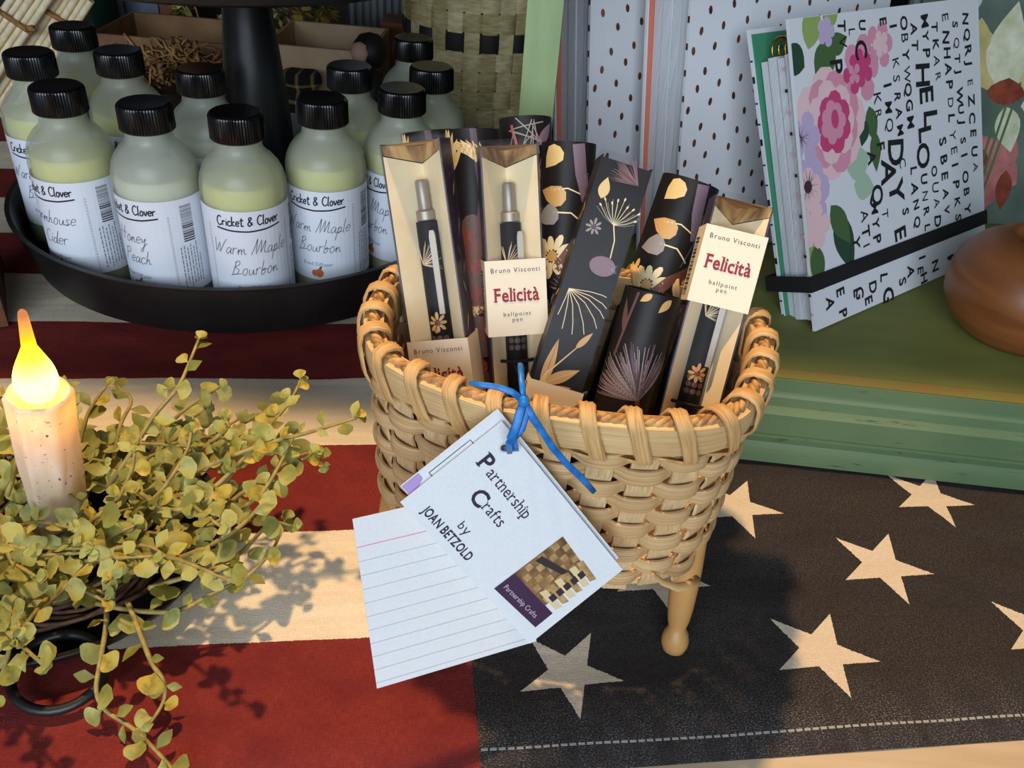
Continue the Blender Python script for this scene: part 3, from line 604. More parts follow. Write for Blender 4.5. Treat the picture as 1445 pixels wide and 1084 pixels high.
def label_print(l1, l2):
    cy_ = cyl(BR_); p = Print(lambda u, v, h: cy_(u*.93, v+.0168, h), .00022); g = random.Random(5)
    p.script('Cricket & Clover', 0, .0615, .0068, .0009, ink, .5, .08, .02)
    p.line([(-.0225, .0592), (-.012, .0579), (0, .0574), (.012, .0581), (.0235, .0598)], .0011, ink)
    p.script(l1, -.001, .0410, .0100, .00046, script_ink, .5, .25)
    p.script(l2, .001, .0260, .0100, .00046, script_ink, .5, .25)
    p.text('Reed Diffuser', 0, .0150, .0040, grey_ink, align=.5)
    p.disc(.001, .0092, .0034, PEACH); p.disc(-.0026, .0090, .0026, PEACH); p.leaf(.001, .0120, .9, .004, .0018, LEAF)
    for k in range(26):
        for s_ in (-1, 1):
            v = .006+k*.00215; a = [(s_*.0300+.00065*math.cos(q), v+.00065*math.sin(q)) for q in [2*PI*i/6 for i in range(7)]]; p.line(a, .0002, grey_ink)
    v = .041
    while v < .067: w_ = g.choice((.0003, .0005, .0009)); p.rect(.0385, v, .0475, v+w_, ink, nx=4); v += w_+g.choice((.0004, .0007))
    for k in range(7):
        v = .007+g.uniform(0, .004)
        while v < .037-(k == 6)*.008: L = g.uniform(.0012, .004); p.rect(.0350+k*.0024, v, .0357+k*.0024, v+L, grey_ink); v += L+.0007
    return p.mb.mesh('label_print', 'print')
LAB = [label_print('Warm Maple', 'Bourbon'), label_print('Farmhouse', 'Cider'), label_print('Honey', 'Peach')]
GB = 'diffuser bottles on the tiered tray'
# cap centre pixel (lower rim of the cap), label turn (deg, + = to the right as seen), liquid, label, caption
bots = [((333, 200), 0, 0, 0, 'frosted diffuser bottle with warm maple bourbon label turned straight to the camera'),
 ((209, 178), -52, 1, 2, 'frosted bottle of clear diffuser oil with barcode showing, between two yellow front bottles'),
 ((70, 157), -54, 0, 1, 'frosted diffuser bottle of yellow oil with cider label, front left of the tray'),
 ((456, 170), -20, 2, 0, 'frosted bottle with warm maple bourbon label, front row, just right of the column'),
 ((33, 104), -25, 2, 0, 'frosted diffuser bottle cut off by the left edge of the picture'),
 ((166, 101), -30, 2, 1, 'frosted bottle of yellow oil standing directly behind the cider bottle'),
 ((101, 64), 0, 0, 2, 'rearmost frosted bottle at the left, in front of the reed sticks'),
 ((286, 127), 10, 1, 2, 'frosted bottle of clear oil half hidden left of the black column'),
 ((494, 122), -20, 2, 1, 'frosted bottle behind the second maple bourbon bottle, right of the column'),
 ((587, 160), -58, 2, 0, 'frosted bottle partly hidden behind the leftmost pen box'),
 ((633, 125), -40, 2, 2, 'frosted bottle second from the back at the right end of the tray'),
 ((611, 78), 20, 1, 1, 'rearmost frosted bottle at the right end of the tray')]
base = None; BPOS = []
for (cx, cy), turn, lq, lb, cap in bots:
    p = atz(cx, cy-3, TF+(HC+.003)*BS); p.z = TF+.0002; BPOS.append(p)
# keep the bottles apart and inside the wall
for it in range(200):
    for i in range(len(BPOS)):
        for j in range(i):
            dv = BPOS[i]-BPOS[j]; L = dv.length
            if L < .0590: q = dv*((.0591-L)/L/2); BPOS[i] += q; BPOS[j] -= q
        dv = BPOS[i]-TC; dv.z = 0
        if dv.length > .1465: BPOS[i] -= dv*((dv.length-.1465)/dv.length)
        if dv.length < .0575: BPOS[i] += dv*((.0575-dv.length)/dv.length)
for p, (c_, turn, lq, lb, cap) in zip(BPOS, bots):
    b = thing('diffuser_bottle', cap, 'bottle', p, GB, world=False)
    to = math.atan2(-p.x, p.y)             # turns -Y of the bottle towards the camera
    b.scale = (BS, BS, BS)
    b.rotation_euler.z = -to*0+math.atan2(p.x, p.y)*-1+R(turn)
    place('body', body_me, b); place('cap', cap_me, b); place('liquid', LIQ[lq], b); l = place('label', lab_me, b); place('label_print', LAB[lb], l)

# ================================================================== SPLINT BASKET
def reed(name, a, b_, stretch):
    m, nt, p, out = newmat(name); p.inputs['Roughness'].default_value = .55; p.inputs['Specular IOR Level'].default_value = .3
    uvn = nt.nodes.new('ShaderNodeUVMap'); mp = nt.nodes.new('ShaderNodeMapping'); mp.inputs['Scale'].default_value = stretch; nt.links.new(uvn.outputs[0], mp.inputs[0])
    f = noise_t(nt, mp.outputs[0], 1, 4, .6); g = noise_t(nt, texco(nt, 'Object'), 30, 3)
    c = mixc(nt, X(nt, ramp(nt, f, .3, .7)), srgb(a), srgb(b_)); c = mixc(nt, X(nt, ramp(nt, g, .45, .8))*.45, c, srgb((164, 120, 70))); nt.links.new(c, p.inputs['Base Color']); bump(nt, p, f, .5, .0006); return m
def setuv(me, uvs):
    l = me.uv_layers.new(name='UVMap')
    for lp in me.loops: l.data[lp.index].uv = uvs[lp.vertex_index]
RC = Vector((.023, .308, 0))
ctl = [(-60, 335), (-61, 313), (-58, 293), (-51, 279), (-41, 270), (-29, 263), (-16, 257), (-4, 253), (15, 250.5), (34, 249), (52, 249), (67, 251), (81, 257), (92.5, 272), (101, 294), (105.5, 311), (106.5, 327), (104, 342), (96, 354), (80, 361), (50, 365), (20, 367), (-10, 366), (-35, 361), (-51, 351)]
pts = [Vector((a/1000, b_/1000, 0)) for a, b_ in ctl]; dense = []
for i in range(len(pts)):
    p0, p1, p2, p3 = pts[i-1], pts[i], pts[(i+1) % len(pts)], pts[(i+2) % len(pts)]
    for k in range(12): u = k/12; dense.append(.5*((2*p1)+(p2-p0)*u+(2*p0-5*p1+4*p2-p3)*u*u+(3*p1-p0-3*p2+p3)*u**3))
for _ in range(25): dense = [(dense[i-1]+dense[i]*2+dense[(i+1) % len(dense)])/4 for i in range(len(dense))]
cum = [0]
for i in range(len(dense)): cum.append(cum[-1]+(dense[(i+1) % len(dense)]-dense[i]).length)
PER = cum[-1]
import bisect
def rim0(s):
    d = (s % 1)*PER; i = min(bisect.bisect_right(cum, d)-1, len(dense)-1); t = (d-cum[i])/(cum[i+1]-cum[i]); return dense[i].lerp(dense[(i+1) % len(dense)], t)
ZT, ZB = .150, .052
def wall(s, z, off=0, dn=0):                 # point of the basket wall; off = outwards, in metres
    k = (ZT-z)/(ZT-ZB); fx, fy = 1-.055*k, 1-.12*k
    def q(a): p = rim0(a)-RC; return Vector((RC.x+p.x*fx, RC.y+p.y*fy, z))
    p = q(s); t = (q(s+.004)-q(s-.004)).normalized(); n_ = Vector((t.y, -t.x, 0))
    return p+n_*off, n_, t
NST = 28; NROW = 10; PITCHZ = .0076; Z0 = ZB+.0055
weaver_m = reed('weaver_reed', (230, 198, 146), (170, 128, 80), (14, 24, 1)); stake_m = reed('stake_reed', (234, 208, 160), (190, 152, 102), (26, 8, 1)); rim_m = reed('rim_reed', (236, 206, 152), (188, 146, 92), (12, 22, 1)); lash_m = reed('lashing_reed', (228, 190, 130), (176, 130, 76), (6, 5, 1))
bk = thing('splint_basket', 'woven splint basket on turned wooden legs, filled with pen boxes', 'basket', (RC.x, RC.y, 0))
SECT = [(-.0034, -.0004), (-.0034, .0007), (-.0029, .0011), (-.0022, .0010), (-.0014, .0014), (-.0007, .0012), (0, .0015), (.0007, .0012), (.0014, .0014), (.0022, .0010), (.0029, .0011), (.0034, .0007), (.0034, -.0004)]
for r_ in range(NROW):
    n = NST*8; vs = []; uv = []; z = Z0+PITCHZ*(r_+.5)
    for i in range(n):
        s = i/n; c = math.cos(PI*NST*s); c = math.copysign(abs(c)**.6, c)*(-1)**r_; off = .0028*c
        z_ = z+.0003*math.sin(40*s+r_*3); p, n_, t = wall(s, z_)
        for dz, do in SECT: vs.append(p+n_*(off+do)+Vector((0, 0, dz*(1.04 if c > 0 else .9)))); uv.append((s*PER*1.0+r_*.37, dz*100))
    m_ = len(SECT); mb = MB(); mb.add(vs, [(i*m_+k, i*m_+(k+1) % m_, ((i+1) % n)*m_+(k+1) % m_, ((i+1) % n)*m_+k) for i in range(n) for k in range(m_)])
    me = mb.mesh('weaver', 50); me.materials.append(weaver_m); setuv(me, uv); place('weaver', me, bk)
for i in range(NST):
    s = i/NST; vs = []; uv = []; zs = [ZB+.001+(.1385-ZB)*k/14 for k in range(15)]
    for k, z in enumerate(zs):
        p, n_, t = wall(s, z); c = math.cos(PI*((z-Z0)/PITCHZ-.5)); off = -.0012*c*(1 if i % 2 == 0 else -1)*.8
        for a in (-1, -.5, 0, .5, 1): vs.append(p+t*(a*.0052)+n_*(off+.0006)); uv.append((a*.5+i*1.7, z*20))
        for a in (1, -1): vs.append(p+t*(a*.0052)+n_*(off-.0006)); uv.append((a*.5+i*1.7, z*20))
    mb = MB(); mb.add(vs, [(k*7+a, k*7+(a+1) % 7, (k+1)*7+(a+1) % 7, (k+1)*7+a) for k in range(14) for a in range(7)]+[tuple(range(7))[::-1], tuple(14*7+a for a in range(7))])
    me = mb.mesh('stake', 50); me.materials.append(stake_m); setuv(me, uv); place('stake', me, bk)
def loopstrip(name, z0, z1, o0, o1, mat, bulge=.0006):
    n = 160; vs = []; uv = []; zs = [z0, (z0*2+z1)/3, (z0+2*z1)/3, z1]
    for i in range(n):
        s = i/n
        for z, o in [(zs[0], o0), (zs[0]+.0006, o1), (zs[1], o1+bulge), (zs[2], o1+bulge), (zs[3]-.0006, o1), (zs[3], o0)]: vs.append(wall(s, z, o)[0]); uv.append((s*PER*1.5, z*120))
    mb = MB(); mb.add(vs, [(i*6+k, i*6+(k+1) % 6, ((i+1) % n)*6+(k+1) % 6, ((i+1) % n)*6+k) for i in range(n) for k in range(6)])
    me = mb.mesh(name, 50); me.materials.append(mat); setuv(me, uv); place(name, me, bk)
loopstrip('outer_rim_band', .1350, .1490, .0016, .0042, rim_m); loopstrip('inner_rim_band', .1350, .1490, -.0042, -.0016, rim_m, -.0001)
for k in range(3):                            # twisted rim filler
    n = 240; mb = MB(); mb.tube([wall(i/n, .1492+.0012*math.sin(2*PI*40*i/n+k*2.09), .0014*math.cos(2*PI*40*i/n+k*2.09))[0] for i in range(n)], .0013, 6, closed=True)
    me = mb.mesh('rim_twist', True); me.materials.append(M('twist_reed', (206, 160, 96), .6, (140, 92, 48), 200)); place('rim_twist', me, bk)
ring_sec = [(.0052, .1330), (.0062, .1360), (.0064, .143), (.0062, .1475), (.0048, .1512), (.0018, .1528), (-.0018, .1528), (-.0048, .1512), (-.0062, .1475), (-.0060, .1365), (-.0040, .1326), (0, .1320)]
for i in range(NST):
    s = (i+.5)/NST; sk = .0062; vs = []; uv = []; n = len(ring_sec)
    for k, (o, z) in enumerate(ring_sec):
        lean = (o/.006)*-.0 + (.1528-z)/.018*(sk if o > 0 else -sk)
        p, n_, t = wall(s+lean/PER, z); c = Vector((0, 0, .144))
        rad = (n_*o+Vector((0, 0, z-.144))).normalized()
        for a, h in ((-.0031, -.0004), (-.0031, .0005), (-.0021, .0011), (-.0010, .0007), (0, .0011), (.0010, .0007), (.0021, .0011), (.0031, .0005), (.0031, -.0004)): vs.append(p+n_*o+t*a+rad*h); uv.append((k*.05+i, a*300))
    mb = MB(); mb.add(vs, [(k*9+a, k*9+(a+1) % 9, ((k+1) % n)*9+(a+1) % 9, ((k+1) % n)*9+a) for k in range(n) for a in range(9)])
    me = mb.mesh('lashing_wrap', 60); me.materials.append(lash_m); setuv(me, uv); place('lashing_wrap', me, bk)
mb = MB(); n = 80; ring = [wall(i/n, ZB+.0012, -.0012)[0] for i in range(n)]
mb.add(ring+[q+Vector((0, 0, .003)) for q in ring], [tuple(range(n))[::-1], tuple(range(n, 2*n))]+[(i, (i+1) % n, n+(i+1) % n, n+i) for i in range(n)]); part('base', mb, stake_m, bk, 40)
legw = M('leg_wood', (206, 160, 98), .45, (170, 120, 64), 30, (1, 1, .25), lo=.3, hi=.7)
fr = atz(954, 905, .008)
for fx, fy, tx, ty in ((fr.x, fr.y, .0875, .2815), (-.056, .289, -.049, .296), (.094, .345, .088, .337), (-.05, .352, -.043, .343)):
    a, b_ = Vector((fx, fy, 0)), Vector((tx, ty, .066)); ax = (b_-a).normalized(); Lg = (b_-a).length
    T = ax.to_track_quat('Z', 'Y').to_matrix().to_4x4()
    pr_l = [(0, .0002), (.003, .0003), (.0052, .0018), (.0064, .005), (.0066, .008), (.0058, .0115), (.0046, .0138), (.0042, .0155), (.0052, .019), (.0060, .026), (.0066, .036), (.0070, .048), (.0068, Lg), (0, Lg)]
    part('leg', MB().lathe(pr_l, 20, a, T=T), legw, bk, 60)
# loose end of reed under the right front corner
mb = MB(); q0 = [wall(.40, ZB+.004, .003)[0]]
p_, n_, t_ = wall(.455, ZB, 0)
mb.tube([aty(920, 808, .252), aty(935, 822, .249), aty(955, 829, .2475), aty(972, 826, .250), aty(985, 815, .256)], [.0006, .0018, .0022, .0022, .0016], 8, flat=.5); part('loose_reed_end', mb, lash_m, bk, True)

# ================================================================== PEN BOXES, PENS AND TUBES IN THE BASKET
tan = M('print_tan', (206, 162, 96), .45); gld = M('print_gold', (226, 194, 128), .4); palegold = M('print_pale_gold', (236, 214, 164), .4); mauve = M('print_mauve', (128, 104, 116), .5); dmauve = M('print_dark_mauve', (84, 62, 72), .5); greyl = M('print_grey', (150, 144, 138), .5); rust = M('print_rust', (128, 60, 44), .5); brown = M('print_brown', (112, 62, 48), .5); dusk = M('print_dusk', (96, 70, 64), .5)
flapm = M('flap_print', (214, 172, 110), .5, (120, 84, 52), 60, (.4, 3, 1)); insert_m = M('cream_insert', (246, 226, 184), .65, (240, 216, 170), 90)
side_m = M('purple_side', (56, 44, 62), .45, (96, 84, 98), 120, (1, 1, 1), lo=.55, hi=.75)
def axis_frame(T, YB, ZBt, Q, yaw):
    """front-face frame: top-centre T, bottom at (YB,ZBt), passing the pixel Q"""
    lo, hi = -.2, .3
    for _ in range(50):
        x = (lo+hi)/2; B = Vector((x, YB, ZBt)); a, b_ = 0, 1
        for _ in range(40):
            k = (a+b_)/2
            if proj(T.lerp(B, k))[1] < Q[1]: a = k
            else: b_ = k
        if proj(T.lerp(B, a))[0] < Q[0]: lo = x
        else: hi = x
    ax = (T-B).normalized(); Xd = Vector((math.cos(yaw), math.sin(yaw), 0)); Xd = (Xd-ax*Xd.dot(ax)).normalized(); f = frame(B, Xd, ax); f.L = (T-B).length; return f
def slabf(f, u0, u1, v0, v1, h0, h1): return MB().prism([(u0, v0), (u1, v0), (u1, v1), (u0, v1)], h0, h1, f)
def label_band(f, b, w, dp, vc, hgt=.034, front=True):
    lb = MB(); o = .0009; u = w/2+o; q = [(-u, o), (u, o), (u, -dp-o), (-u, -dp-o)]
    vs = [f(a, vc+s_*hgt/2, h) for s_ in (-1, 1) for a, h in q]; lb.add(vs, [(k, (k+1) % 4, 4+(k+1) % 4, 4+k) for k in range(4)])
    l = part('label_band', lb, cream, b, None); p = Print(lambda uu, v, h: f(uu, vc+v, o+h), .00015)
    if front:
        p.text('Bruno Visconti', 0, hgt*.34, .0030, ink, align=.5, track=.09)
        p.text('Felicità', 0, -hgt*.04, .0086, red_ink, align=.5, bold=1, sx=.80, serif=1)
        p.text('ballpoint', 0, -hgt*.235, .0027, ink, align=.5, track=.14); p.text('pen', 0, -hgt*.31, .0027, ink, align=.5, track=.14)
    g = random.Random(4); p3 = Print(lambda uu, v, h: f(-u-h, vc+v, -dp*.5+uu), .00015); v = -hgt*.42
    while v < hgt*.35: w_ = g.choice((.0003, .0005, .0009)); p3.rect(-dp*.42, v, dp*.05, v+w_, ink); v += w_+g.choice((.0004, .0007))
    p.obj('lettering', l); p3.obj('barcode', l); return l
def pen(f, label, L, loop_v):
    d = -.0095; t = thing('ballpoint_pen', label, 'pen', f(0, .02, d), 'pens in the boxes')
    q = lambda v: f(0, v, d); ax = f.M.to_3x3() @ Vector((0, 1, 0))
    T = f.M.to_3x3().to_4x4() @ Matrix.Rotation(-PI/2, 4, 'X')
    top = L-.016; lt = lambda name, prof, mat: part(name, MB().lathe(prof, 24, f(0, 0, d), T=T), mat, t, 40)
    lt('push_button', [(.0024, top-.013), (.0027, top-.012), (.0027, top-.001), (.0022, top), (0, top)], steel)
    lt('collar', [(.0036, top-.0175), (.0041, top-.017), (.0041, top-.0135), (.0032, top-.0128), (0, top-.0128)], steel)
    br = lt('barrel', [(.0044, .042), (.0050, .06), (.0051, top-.05), (.0047, top-.0178), (0, top-.0178)], M('pen_barrel', (26, 22, 24), .6, spec=.15))
    lt('tip', [(.0009, .020), (.0012, .022), (.0030, .032), (.0042, .0415), (.0044, .0419), (0, .0419)], steel)
    p = Print(lambda u, v, h: f((.0051+h)*math.sin(u/.0051), v, d+(.0051+h)*math.cos(u/.0051)), .0001, .0016)
    p.thistle(-.003, top-.036, .011, .9, 22, (palegold, tan, greyl), 2.6); p.daisy(0, top-.062, .005, 8, tan, brown); p.thistle(.001, top-.09, .010, 1.3, 16, (dusk, mauve), 2)
    for k in range(9): p.disc(-.003+(k % 3)*.003, loop_v+.006+(k//3)*.0032, .0014, dusk, n=7)
    p.disc(-.001, loop_v+.016, .0011, M('print_copper', (206, 120, 96), .4)); p.thistle(0, loop_v-.022, .008, 1.6, 12, (palegold, gld), 1.6); p.obj('barrel_print', br)
    cl_ = part('clip', MB().prism([(.0020, top-.058), (.0044, top-.058), (.0047, top-.024), (.0042, top-.0215), (.0024, top-.0215), (.0019, top-.024)], d+.0056, d+.0066, f), steel, t, None)
    part('clip_mount', slabf(f, .0022, .0042, top-.026, top-.0225, d+.0040, d+.00555), steel, cl_, None)
    return t
def penbox(label, f, w, dp, vlab, penlabel=None, rev=False, seed=0, hgt=.034):
    L = f.L; b = thing('pen_box', label, 'box', f(0, 0, -dp/2), 'pen boxes in the basket'); th = .0006; u = w/2
    mb = MB(); ca = part('carton', mb.add([f(a, v, h) for v in (0, L) for a, h in ((-u, 0), (-u, -dp), (u, -dp), (u, 0), (u-th, 0), (u-th, -dp+th), (-u+th, -dp+th), (-u+th, 0))], [(k, (k+1) % 8, 8+(k+1) % 8, 8+k) for k in range(8)]+[tuple(range(8))[::-1], tuple(range(8, 16))]), side_m if not rev else darkprint, b, None)
    part('bottom_flap', slabf(f, -u+th, u-th, .0003, .0012, -dp+th, 0), cream, b, None)
    if not rev:
        part('insert_panel', MB().add([f(-u+th*1.2, .002, -.0004), f(0, .002, -dp+.0035), f(0, L-.0095, -dp+.0035), f(-u+th*1.2, L-.0050, -.0004)], [(0, 1, 2, 3)]), insert_m, b, None)
        part('insert_panel', MB().add([f(u-th*1.2, .002, -.0004), f(0, .002, -dp+.0035), f(0, L-.0095, -dp+.0035), f(u-th*1.2, L-.0050, -.0004)], [(0, 1, 2, 3)]), insert_m, b, None)
        part('top_flap', MB().add([f(-u+th, L-.0005, -.0006), f(u-th, L-.0005, -.0006), f(u-th, L-.0046, -.0010), f(0, L-.0090, -dp+.003), f(-u+th, L-.0046, -.0010), f(0, L-.002, -dp+.003)], [(4, 3, 5, 0), (3, 2, 1, 5), (0, 5, 1)]), flapm, b, None)
    else:
        part('printed_panel', slabf(f, -u+th, u-th, .001, L-.001, -.0010, -.0004), darkprint, b, None)
        p = Print(f, .00005); a_ = lambda x, y: inv(f, x, y); k_ = .37/FPX
        def lf_(x0, y0, x1, y1, wd, m_, vein=None): u0, v0 = a_(x0, y0); u1, v1 = a_(x1, y1); p.leaf(u0, v0, math.atan2(v1-v0, u1-u0), math.dist((u0, v0), (u1, v1)), wd*k_, m_, vein)
        u0, v0 = a_(866, 318); p.umbel(u0, v0, 36*k_, 1.45, 11, greyl, 2.3, False); p.umbel(u0, v0, 38*k_, 1.45, 9, palegold, 2.0, True)
        p.line([a_(866, 318), a_(867, 340), a_(861, 365)], .0005, palegold); lf_(848, 280, 858, 250, 16, gld); u0, v0 = a_(900, 262); p.thistle(u0, v0, 44*k_, 2.6, 60, (dusk, brown, mauve), 1.3)
        u0, v0 = a_(838, 320); p.daisy(u0, v0, 13*k_, 8, greyl, dmauve, wd=.28); u0, v0 = a_(850, 376); p.disc(u0, v0, 19*k_, mauve, 14*k_); p.thistle(u0+12*k_, v0, 12*k_, 0, 14, (mauve, greyl), 1.6)
        for x, y in ((856, 420), (856, 436), (852, 450), (842, 464), (824, 472), (807, 472), (793, 464), (787, 444)): p.line([a_(803, 407), a_(803+(x-803)*.5+3, 407+(y-407)*.36), a_(803+(x-803)*.85+2, 407+(y-407)*.75), a_(x, y)], .0003, palegold)
        for x, y in ((828, 440), (812, 452), (842, 455)): u0, v0 = a_(x, y); p.umbel(u0, v0, 9*k_, 0, 9, dusk, 6.0, False)
        lf_(762, 550, 789, 477, 15, tan, brown); p.line([a_(772, 526), a_(815, 490)], .0008, gld, w1=.0004); lf_(812, 492, 837, 470, 9, tan); lf_(768, 540, 818, 523, 17, tan, gld); lf_(766, 552, 806, 548, 12, tan); lf_(752, 566, 774, 520, 10, gld)
        p.obj('printed_flowers', b)
    ps = Print(lambda uu, v, h: f(-u-h, v, -dp/2+uu), .0002); ps2 = Print(lambda uu, v, h: f(u+h, v, -dp/2+uu), .0002); g = random.Random(seed)
    for k in range(14):
        for q in (ps, ps2): q.leaf(g.uniform(-.006, .004), L*.25+k*.0085, g.uniform(0, 6), g.uniform(.005, .010), .002, g.choice((mauve, dmauve, greyl, tan)))
    ps.obj('side_print', ca); ps2.obj('side_print', ca)
    o = .0006; Lt = L+.002
    part('clear_sleeve', MB().add([f(a, v, h) for v in (.004, Lt) for a, h in ((-u-o, -dp-o), (-u-o, o), (u+o, o), (u+o, -dp-o))], [(k, (k+1) % 4, 4+(k+1) % 4, 4+k) for k in range(4)]+[(4, 5, 6, 7)]), plastic, b, None)
    if vlab is not None: label_band(f, b, w, dp, vlab, hgt, not rev)
    if penlabel: 
        pen(f, penlabel, L, L*.42)
        part('pen_loop', MB().tube([f(a*.0085, L*.42, -.0030 if abs(a) < .8 else -.006) for a in (-1, -.6, 0, .6, 1)], .0008, 6), elastic, b, True)
    return b
def vat(f, x, y): return inv(f, x, y)[1]
YB_, ZBx = .281, .0575
f1 = axis_frame(aty(577, 199, .345), YB_+.006, ZBx, (620, 500), R(-9)); penbox('leftmost pen box, leaning, cream label sunk at the basket rim', f1, .026, .019, vat(f1, 619, 520)-.004, 'dark flower-print ballpoint pen in the leftmost box', seed=1)
f2 = axis_frame(aty(718, 203, .360), YB_+.016, ZBx, (730, 440), R(9)); penbox('upright pen box with the label at half height, second from the left', f2, .0255, .019, vat(f2, 731, 420), 'dark flower-print ballpoint pen in the second box from the left', seed=2)
f3 = axis_frame(aty(886, 228, .352), YB_-.008, ZBx, (782, 560), R(4)); penbox('pen box turned backwards, black printed panel with a dandelion facing out', f3, .0225, .019, vat(f3, 778, 562)-.004, rev=True, seed=3, hgt=.02)
f5 = axis_frame(aty(1052, 283, .352), YB_-.004, ZBx, (974, 575), R(-3)); penbox('rightmost pen box, leaning, cream label near its top', f5, .0255, .019, vat(f5, 1027, 380), 'dark flower-print ballpoint pen in the rightmost box', seed=5)
def tube(label, T, YB, Q, r_, style, seed, zb=ZBx):
    f = axis_frame(T, YB, zb, Q, 0); L = f.L; t = thing('pen_tube', label, 'tube', f(0, 0, 0), 'printed tubes in the basket')
    TT = f.M.to_3x3().to_4x4() @ Matrix.Rotation(-PI/2, 4, 'X')
    bd = part('tube_body', MB().lathe([(r_-.0012, 0), (r_, .0004), (r_, L), (r_-.0008, L), (r_-.0008, L-.002)], 40, f(0, 0, 0), cap=False, T=TT), darkprint, t, 40)
    part('end_plug', MB().lathe([(0, L-.0040), (r_-.0009, L-.0040), (r_-.0009, L-.0022), (0, L-.0022)], 32, f(0, 0, 0), T=TT), darkprint, t, 40)
    part('end_plug', MB().lathe([(0, .0006), (r_-.0014, .0006), (r_-.0014, .002), (0, .002)], 32, f(0, 0, 0), T=TT), darkprint, t, 40)
    p = Print(lambda u, v, h: f((r_+h)*math.sin(u/r_), v, (r_+h)*math.cos(u/r_)), .00012, .0028); g = random.Random(seed); p.clip = (-9, .001, 9, L-.0001)
    if style == 0:      # daisies and ginkgo leaves
        p.line([(.004, L-.001), (.006, L-.014), (.010, L-.026)], .006, mauve); p.petal(-.012, L-.012, .9, .012, .010, gld, 0); p.petal(-.014, L-.022, -.3, .014, .010, tan, 0)
        p.petal(-.016, L-.036, .35, .013, .010, greyl, 0); p.line([(-.006, L-.032), (.002, L-.032), (.009, L-.037)], .0007, palegold); p.line([(-.008, L-.022), (0, L-.021), (.008, L-.024)], .0006, palegold)
        p.daisy(-.006, L-.052, .011, 11, palegold, tan); p.daisy(-.005, L-.078, .009, 9, greyl, tan); p.umbel(.010, L-.020, .006, 1.4, 8, greyl, 2.6, True, .02); p.thistle(.006, L-.07, .014, 2.2, 30, (mauve, greyl), 1.4)
        p.disc(-.006, L-.095, .006, greyl, .008); p.leaf(-.010, L-.13, 1.0, .03, .010, tan, brown); p.daisy(-.016, L-.050, .009, 9, gld, tan)
        p.umbel(.012, L-.044, .005, 1.2, 8, greyl, 5, True, .012); p.line([(-.004, L-.058), (.004, L-.047), (.014, L-.040)], .0042, brown, w1=.006)
    elif style == 1:    # thistle
        p.thistle(.004, L-.046, .026, 2.1, 110, (mauve, dmauve, greyl), 2.3); p.line([(.004, L-.046), (.008, L-.064), (.005, L-.10)], .0022, brown); p.thistle(.006, L-.068, .010, 1.4, 12, (brown, dusk), 2)
        p.umbel(-.005, L-.085, .010, .4, 9, palegold, 2.4, True, .010); p.disc(-.012, L-.088, .006, rust, .004); p.leaf(.004, L-.075, 2.3, .012, .003, brown); p.leaf(-.010, L-.020, 1.8, .016, .003, dusk); p.line([(-.008, L-.001), (-.012, L-.030)], .0012, dusk)
        p.leaf(.007, L-.001, -2.2, .008, .0035, tan); p.leaf(-.002, L-.0005, -2.4, .006, .003, tan)
    elif style == 2:    # roses
        p.line([(.001, L), (.005, L-.03), (.002, L-.05)], .003, dmauve)
        for k in range(7): p.leaf(.010-.0004*k, L-.024+.002*k, 1.9+.16*k, .019, .0045, (palegold, gld, tan)[k % 3])
        for k in range(5): p.leaf(-.013, L-.022+.002*k, 1.0+.16*k, .017, .004, (gld, palegold)[k % 2])
        for k, (a, b_) in enumerate(((.003, .048), (-.004, .062), (.006, .074), (.002, .094), (-.005, .108), (.006, .122))):
            for j in range(6): p.petal(a, L-b_, j*1.05+k, .011, .009, (rust, brown, dusk)[(j+k) % 3], 0)
            p.disc(a, L-b_, .0025, brown)
        p.leaf(.004, L-.026, -1.2, .022, .006, tan, brown); p.leaf(.008, L-.060, 1.2, .014, .006, LLEAF); p.leaf(-.006, L-.085, .4, .012, .005, gld); p.leaf(.006, L-.14, 1.5, .02, .006, tan)
    else:               # pale wire lines
        for k in range(9): p.line([(g.uniform(-.012, .012), L-g.uniform(0, .03)) for _ in range(3)], .0005, greyl)
        p.line([(-.007, L-.004), (-.003, L-.02), (-.001, L-.03)], .0014, ROSEP); p.leaf(.006, L-.014, .9, .014, .005, mauve); p.daisy(.008, L-.03, .008, 9, tan, brown)
    p.obj('printed_flowers', bd); return f
RT = .0128
tube('black tube with a cream daisy peeking out behind the leftmost pen box', aty(604, 186, .392), .336, (628, 400), RT, 2, 1)
tube('black tube printed with dark red roses between the two left pen boxes', aty(666, 184, .388), .326, (672, 450), RT, 2, 2)
tube('rearmost black tube with fine pale lines, in front of the green post', aty(741, 168, .412), .342, (752, 450), RT, 3, 3)
tube('black tube with cream daisies right of the upright pen box', aty(803, 203, .392), .326, (790, 450), RT, 0, 4)
tube('tall leaning black tube with daisies behind the thistle tube', aty(975, 257, .388), .326, (900, 470), RT+.001, 0, 6)
tube('short black tube with a purple thistle beside the rightmost pen box', aty(922, 412, .328), .2835, (878, 570), .0125, 1, 7)

